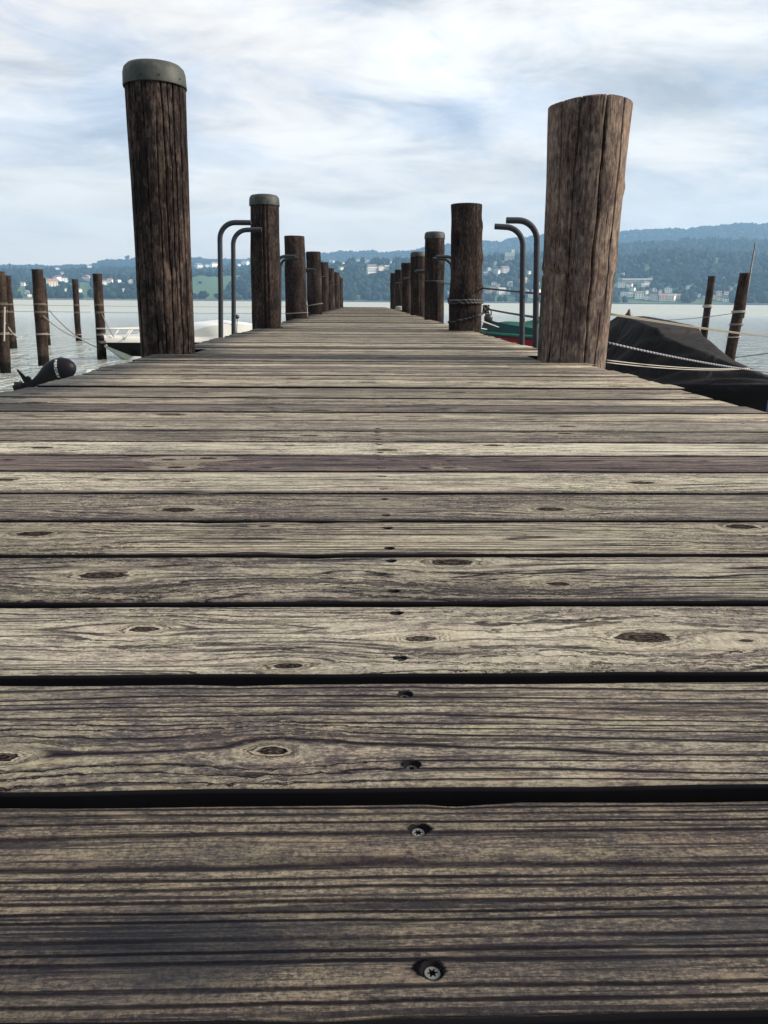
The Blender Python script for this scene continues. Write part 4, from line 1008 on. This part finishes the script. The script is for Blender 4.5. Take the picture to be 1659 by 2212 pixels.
# houses: azimuth, elevation of the foot, angular width, kind
HS = [(-22.859, 0.872, 0.004, 'w'), (-22.643, 0.312, 0.0035, 'w'), (-22.536, 0.138, 0.0035, 'w'), (-21.286, 1.041, 0.0052, 'w'), (-20.998, 0.829, 0.0081, 'c'), (-20.686, 1.126, 0.0069, 'w'), (-20.29, 1.103, 0.0063, 'w'), (-20.703, 1.827, 0.004, 'g'), (-20.416, 1.57, 0.0035, 'g'), (-20.271, 0.525, 0.0023, 'w'), (-19.429, 0.493, 0.0035, 'w'), (-18.877, 1.154, 0.0075, 'r'), (-18.67, 2.015, 0.004, 'w'), (-17.855, 0.969, 0.0058, 'w'), (-17.444, 1.124, 0.0046, 'w'), (-16.893, 1.153, 0.0035, 'w'), (-16.609, 0.553, 0.0023, 'w'), (-16.106, 1.086, 0.0046, 'y'), (-11.566, 2.083, 0.0069, 'g'), (-11.029, 2.183, 0.0046, 'g'), (-10.495, 2.191, 0.0069, 'w'), (-8.812, 2.308, 0.0035, 'w'), (-8.364, 2.376, 0.0063, 'w'), (-1.657, 2.174, 0.004, 'y'), (-2.289, 2.574, 0.0046, 'g'), (-1.504, 2.507, 0.0035, 'w'), (-0.441, 2.685, 0.0046, 'g'), (0.14, 2.596, 0.0052, 'g'), (0.502, 2.004, 0.0092, 'w'), (1.147, 2.134, 0.0058, 'c'), (1.565, 2.2, 0.0052, 'y'), (1.89, 2.609, 0.0035, 'w'), (6.011, 0.597, 0.0035, 'w'), (10.202, 2.90, 0.0098, 'T'), (9.22, 2.559, 0.0035, 'w'), (8.792, 2.149, 0.0035, 'g'), (9.356, 1.969, 0.0058, 'g'), (9.901, 2.048, 0.0075, 'g'), (8.584, 1.858, 0.004, 'g'), (11.603, 1.989, 0.0029, 'w'), (12.049, 1.989, 0.0023, 'g'), (11.222, 1.366, 0.0063, 'y'), (12.189, 1.235, 0.004, 'w'), (9.195, 1.224, 0.0046, 'w'), (9.494, 1.078, 0.0046, 'p'), (10.332, 1.144, 0.0052, 'g'), (8.732, 0.655, 0.0052, 'p'), (9.12, 0.723, 0.0052, 'p'), (9.744, 0.575, 0.0075, 'w'), (10.263, 0.578, 0.0046, 'w'), (11.484, 0.67, 0.0046, 'w'), (12.162, 0.607, 0.0069, 'w'), (11.919, 0.367, 0.0069, 'w'), (17.906, 1.862, 0.0035, 'w'), (17.882, 1.073, 0.0075, 'w'), (18.428, 1.074, 0.0063, 'w'), (18.631, 0.832, 0.0058, 'w'), (19.445, 1.136, 0.0069, 'w'), (18.1, 0.476, 0.0081, 'w'), (18.513, 0.447, 0.0058, 'w'), (19.114, 0.356, 0.0098, 'w'), (19.548, 0.671, 0.004, 'w'), (20.091, 0.796, 0.0046, 'w'), (20.442, 0.674, 0.004, 'w'), (20.919, 0.748, 0.0075, 'w'), (19.673, 0.295, 0.0069, 'w'), (20.156, 0.237, 0.0081, 'g'), (20.665, 0.204, 0.0092, 'c'), (21.167, 0.207, 0.0092, 'c'), (21.598, 0.306, 0.0069, 'g'), (22.188, 1.019, 0.0046, 'w'), (22.904, 0.438, 0.0035, 'w'), (23.213, 0.368, 0.0029, 'g'), (23.856, 0.351, 0.0046, 'c'), (24.102, 0.564, 0.0058, 'y'), (24.223, 0.24, 0.0058, 'c'), (24.569, 0.169, 0.0058, 'w'), (24.573, 0.625, 0.004, 'w'), (24.851, 0.88, 0.0029, 'w'), (18.876, 1.468, 0.0334, 'L')]
wallc = dict(w=(.80, .80, .76, 1), c=(.66, .60, .48, 1), y=(.74, .68, .50, 1), g=(.46, .47, .46, 1), r=(.74, .66, .60, 1), p=(.72, .54, .46, 1), T=(.66, .65, .54, 1), L=(.42, .40, .37, 1))
wallm = {k: simple_mat('plaster', v, .8, var=.06, scale=.3) for k, v in wallc.items()}
M_roof = {'brown': simple_mat('roof_tiles', (.16, .12, .10, 1), .8, var=.2, scale=.5), 'red': simple_mat('roof_tiles', (.34, .13, .10, 1), .8, var=.2, scale=.5), 'grey': simple_mat('roof_tiles', (.30, .31, .32, 1), .8, var=.2, scale=.5)}
M_win = simple_mat('window_glass', (.10, .12, .14, 1), .15)
words = dict(w='white', c='cream', y='pale yellow', g='grey', r='red roofed white', p='pinkish', T='', L='')
segs = [(-24, -22.3, 'left of the overlapping mooring piles'), (-22.3, -19.9, 'between the overlapping piles and the thin mooring pile'), (-19.9, -18.3, 'between the thin and the stout mooring pile'), (-18.3, -15.5, 'between the stout mooring pile and the tall capped pile'),
        (-12.5, -9.9, 'above the meadow left of the ladder rails'), (-9.9, -8, 'above the wood left of the second pile'), (-3, 3, 'on the slope above the far end of the pier'), (3, 7.5, 'between the slim capped and knobbly piles'), (8, 13, 'seen between the knobbly pile and the thick pale pile'),
        (17, 20.3, 'in the village right of the thick pale pile'), (20.3, 23.4, 'in the village left of the slimmer mooring pile'), (23.4, 26, 'between the two mooring piles on the right')]
ordw = ['first', 'second', 'third', 'fourth', 'fifth', 'sixth', 'seventh', 'eighth', 'ninth', 'tenth', 'eleventh', 'twelfth', 'thirteenth', 'fourteenth', 'fifteenth', 'sixteenth', 'seventeenth', 'eighteenth', 'nineteenth', 'twentieth']
clear = []; clear2 = []
def foot(az, el):
    rr = np.arange(R0 + 6, 5000, 4.0); zz = terr(az, rr); k = np.where(zz - EYE >= rr * math.tan(rad(el)))[0]
    r_ = float(rr[k[0]]) if len(k) else R1_; return r_, float(terr(az, r_))
unit_win = MB().box((0, 0, 0), (1, 1, 1)).mesh('window')
unit_win.materials.append(M_win)
HH = []
for (az, el, w_, kd) in HS:
    r_, z_ = foot(az, max(el - .03, .06)); HH.append((az, el, w_, kd, r_, z_))
for h_i, (az, el, w_, kd, r_, z_) in enumerate(HH):
    seg = next(s for s in segs if s[0] <= az < s[1]); same = sorted([q for q in HH if seg[0] <= q[0] < seg[1] and q[3] == kd], key=lambda q: q[0])
    k = same.index(HH[h_i]); W_ = w_ * r_ * (1.2 if az < 17 else 1.0); lab_o = '' if len(same) == 1 else (ordw[k] + ' ')
    low = 'by the water' if el < .4 else ''
    if kd == 'T': lab = 'cream block with a tower on the hilltop above the ladder rails'; cat = 'building'
    elif kd == 'L': lab = 'long low pale building on the slope above the village on the right'; cat = 'building'
    else:
        lab = (lab_o + words[kd] + ' house ' + ('from left ' if lab_o else '') + seg[2]); cat = 'house'
    x_, y_ = r_ * math.sin(rad(az)), r_ * math.cos(rad(az))
    rz = -rad(az) + rad(random.choice([-28, -15, 0, 12, 25, 38]) if kd not in 'LT' else 0)
    root = tag(empty('house' if cat == 'house' else 'building', (x_, y_, z_), rz), lab, cat, 'houses on the far shore' if cat == 'house' else None)
    Hh = {'T': 17.0, 'L': 3.6}.get(kd, max(5.2, W_ * .62)); Dp = 11 if kd == 'L' else W_ * .85
    b0 = -6.0
    MB().box((0, 0, (Hh + b0) / 2), (W_, Dp, Hh - b0)).build('wall', wallm[kd], root)
    rc = M_roof['red'] if kd == 'r' else M_roof[random.choice(['brown', 'brown', 'grey', 'grey', 'brown', 'red'])]
    if kd in ('L',): rc = M_roof['grey']
    if kd == 'T':
        MB().box((W_ * .33, -1, Hh * .5 + 3), (W_ * .30, W_ * .35, Hh + 8)).build('tower', wallm['y'], root)
        MB().box((-W_ * .12, 0, Hh + .5), (W_ * .60, Dp + 1, 1.0)).build('roof', M_roof['grey'], root)
    else:
        o_ = .6; rh = (W_ * .26 if kd != 'L' else 2.2); hx, hy = W_ / 2 + o_, Dp / 2 + o_
        side_ = random.random() < .5
        if side_ or kd == 'L': v = [(-hx, -hy, Hh), (hx, -hy, Hh), (hx, hy, Hh), (-hx, hy, Hh), (-hx, 0, Hh + rh), (hx, 0, Hh + rh)]
        else: v = [(hx, -hy, Hh), (hx, hy, Hh), (-hx, hy, Hh), (-hx, -hy, Hh), (0, -hy, Hh + rh), (0, hy, Hh + rh)]
        v = [(a, b, c_ - .25) for a, b, c_ in v]
        link('roof', mesh('roof', v, [(0, 1, 5, 4), (2, 3, 4, 5), (0, 4, 3), (1, 2, 5), (3, 2, 1, 0)]), rc, root)
    nf = 2 if Hh < 8 else 3; nw = 2 if W_ < 9 else (3 if W_ < 20 else 9)
    for a in range(nf if kd != 'L' else 1):
        for b in range(nw):
            wo = link('window', unit_win, None, root, ((b + .5) / nw * W_ - W_ / 2, -Dp / 2 - .02, 1.9 + a * 2.9)); wo.scale = (1.5, .16, 1.5)
    clear.append((az, r_, W_)); clear2.append((az, r_, W_, el))

# crowns of the woods: small irregular clumps, one object for each belt of forest
ico = bmesh.new(); bmesh.ops.create_icosphere(ico, subdivisions=1, radius=1.0)
IV = np.array([v.co[:] for v in ico.verts]); IF = np.array([[v.index for v in f.verts] for f in ico.faces]); ico.free()
def crowns(name, N, ra, rb, s0, s1, label, dens, mat, extra=None):
    N = int(N * 1.38); az = rng.uniform(-56, 56, N); r = np.sqrt(rng.uniform(ra ** 2, rb ** 2, N))
    keep = np.ones(N, bool)
    dn = np.array([mnoise.noise(Vector((a * .55, b * .004, dens))) for a, b in zip(az, r)])
    keep &= ~((r < R1_) & in_meadow(az, r))
    for (ha, hr, hw) in clear:
        near_ = (np.abs(az - ha) * math.pi / 180 * hr < hw * .5 + 4.5) & (r < hr + 6) & (r > hr - 30)
        keep &= ~near_
    if extra is not None: keep &= extra(az, r, dn)
    az, r = az[keep], r[keep]; n_ = len(az)
    s = rng.uniform(s0, s1, n_); hgt = s * (rng.uniform(.8, 1.4, n_) if ra < 2400 else rng.uniform(.6, .85, n_))
    con = rng.random(n_) < (.04 if ra < 2400 else .0); hgt = np.where(con, hgt * 1.7, hgt); s = np.where(con, s * .62, s)
    top = np.degrees(np.arctan2(terr(az, r) + hgt * 1.0 - EYE, r)); ok = np.ones(n_, bool)
    for (ha, hr, hw, hel) in clear2:
        ok &= ~((np.abs(az - ha) * math.pi / 180 * r < hw * .5 * r / hr + s * .35) & (r < hr) & (top > hel + .05))
    az, r, s, hgt, con = az[ok], r[ok], s[ok], hgt[ok], con[ok]; n_ = len(az)
    x, y_ = r * np.sin(np.radians(az)), r * np.cos(np.radians(az)); z = terr(az, r) + hgt * .42
    V = IV[None] * (1 + rng.uniform(-.30, .30, (n_, len(IV), 1)))
    V = V * np.stack([s * .5, s * .5, hgt * .5], -1)[:, None, :] * 1.15
    taper = np.where(con[:, None], np.clip(1 - (V[..., 2] / hgt[:, None] + .3), .12, 1.2), 1.0); V[..., 0] *= taper; V[..., 1] *= taper
    V += np.stack([x, y_, z], -1)[:, None, :]
    F = (IF[None] + (np.arange(n_) * len(IV))[:, None, None]).reshape(-1, 3); V = V.reshape(-1, 3)
    me = bpy.data.meshes.new(name); me.vertices.add(len(V)); me.vertices.foreach_set('co', V.astype(np.float32).ravel())
    me.loops.add(len(F) * 3); me.loops.foreach_set('vertex_index', F.astype(np.int32).ravel())
    me.polygons.add(len(F)); me.polygons.foreach_set('loop_start', (np.arange(len(F)) * 3).astype(np.int32)); me.polygons.foreach_set('loop_total', np.full(len(F), 3, np.int32))
    me.update(calc_edges=True)
    return tag(link(name, me, mat), label, 'forest', kind='stuff')
def leaf_mat(name, a, b, c):
    m, g, p = new_mat(name)
    ri = g.node('ShaderNodeNewGeometry').outputs['Random Per Island']
    g.put(p.inputs['Base Color'], g.ramp(ri, [(0.0, a), (.55, b), (1.0, c)])); g.put(p.inputs['Roughness'], .9); g.put(p.inputs['Specular IOR Level'], .1)
    return m
M_leaf = leaf_mat('forest_leaves', (.003, .008, .009, 1), (.006, .017, .014, 1), (.016, .031, .020, 1))
crowns('shore_wood', 9500, R0 + 8, R1_ + 120, 8, 14, 'dense wood between the houses along the far shore', 1.0, M_leaf, lambda az, r, dn: (dn > -.34) | (az > -8))
crowns('slope_forest', 17000, R1_ + 100, R2_ + 250, 10, 17, 'dark forest on the slope behind the shore houses', 2.0, M_leaf)
crowns('ridge_forest', 24000, R2_ + 250, R3_ + 160, 12, 21, 'hazy forest on the farthest ridge', 3.0, M_leaf)

# single trees on the far shore
M_trunk = simple_mat('bark', (.05, .04, .03, 1), .9)
def far_tree(az, r, s, hgt, label, kind='round', n=34):
    z = float(terr(az, r)); root = tag(empty('shore_tree' if kind == 'round' else 'fir_tree', (r * math.sin(rad(az)), r * math.cos(rad(az)), z)), label, 'tree')
    MB().tube([(0, 0, -1.5), (0, 0, hgt * .4), (0, 0, hgt * .8)], [hgt * .035, hgt * .025, hgt * .008], 6).build('trunk', M_trunk, root)
    V = []; F = []
    for k in range(n):
        if kind == 'round':
            d_ = rng.normal(size=3); d_ /= np.linalg.norm(d_); c_ = d_ * np.array([s * .42, s * .42, hgt * .30]) * rng.uniform(.5, 1) + np.array([0, 0, hgt * .58]); q = s * rng.uniform(.11, .22)
        else:
            t = rng.uniform(0, 1); a_ = rng.uniform(0, 6.28); rr = s * .5 * (1 - t) * rng.uniform(.4, 1); c_ = np.array([rr * math.cos(a_), rr * math.sin(a_), hgt * (.12 + .84 * t)]); q = s * (.08 + .12 * (1 - t))
        v = IV * (1 + rng.uniform(-.3, .3, (len(IV), 1))) * q + c_
        F += (IF + len(V)).tolist(); V += v.tolist()
    link('crown', mesh('crown', V, F), M_leaf, root)
far_tree(-11.298, R0 + 22, 19, 15, 'large round bush at the foot of the meadow, left of the ladder rails')
far_tree(-10.40, R0 + 16, 13, 11, 'smaller bush at the foot of the meadow, just left of the first rail')
far_tree(-9.60, R0 + 16, 14, 10, 'bush between the two left ladder rails at the waterline')
far_tree(-12.15, R0 + 14, 7, 6, 'low small bush at the meadow foot beside the tall capped pile')
far_tree(-11.514, R0 + 330, 9, 7, 'small lone tree in the middle of the green meadow')
far_tree(22.374, R0 + 24, 13, 24, 'tall dark pointed fir by the water left of the slimmer mooring pile', 'fir', 60)
far_tree(2.02, R1_ + 60, 8, 22, 'left one of two slim firs on the skyline above the flared pile', 'fir')
far_tree(2.24, R1_ + 62, 8, 25, 'right one of two slim firs on the skyline above the flared pile', 'fir')
far_tree(-16.22, R3_ - 20, 24, 30, 'single tree standing out of the left ridge beside the tall pile')
far_tree(-.15, R1_ + 40, 15, 22, 'bushy tree on the skyline above the middle of the pier end')

# ================================================================== HAZE
hz_m = bpy.data.materials.new('haze_air'); hz_m.use_nodes = True; nt = hz_m.node_tree; nt.nodes.clear()
out = nt.nodes.new('ShaderNodeOutputMaterial'); pv_ = nt.nodes.new('ShaderNodeVolumePrincipled')
pv_.inputs['Color'].default_value = (.34, .61, .95, 1); pv_.inputs['Density'].default_value = 1.45e-4; pv_.inputs['Anisotropy'].default_value = .2
nt.links.new(pv_.outputs[0], out.inputs['Volume'])
hb = MB().box((0, 1960, 228), (8700, 6100, 462)).build('haze', hz_m)
tag(hb, 'pale blue haze over the lake and hills', kind='stuff')
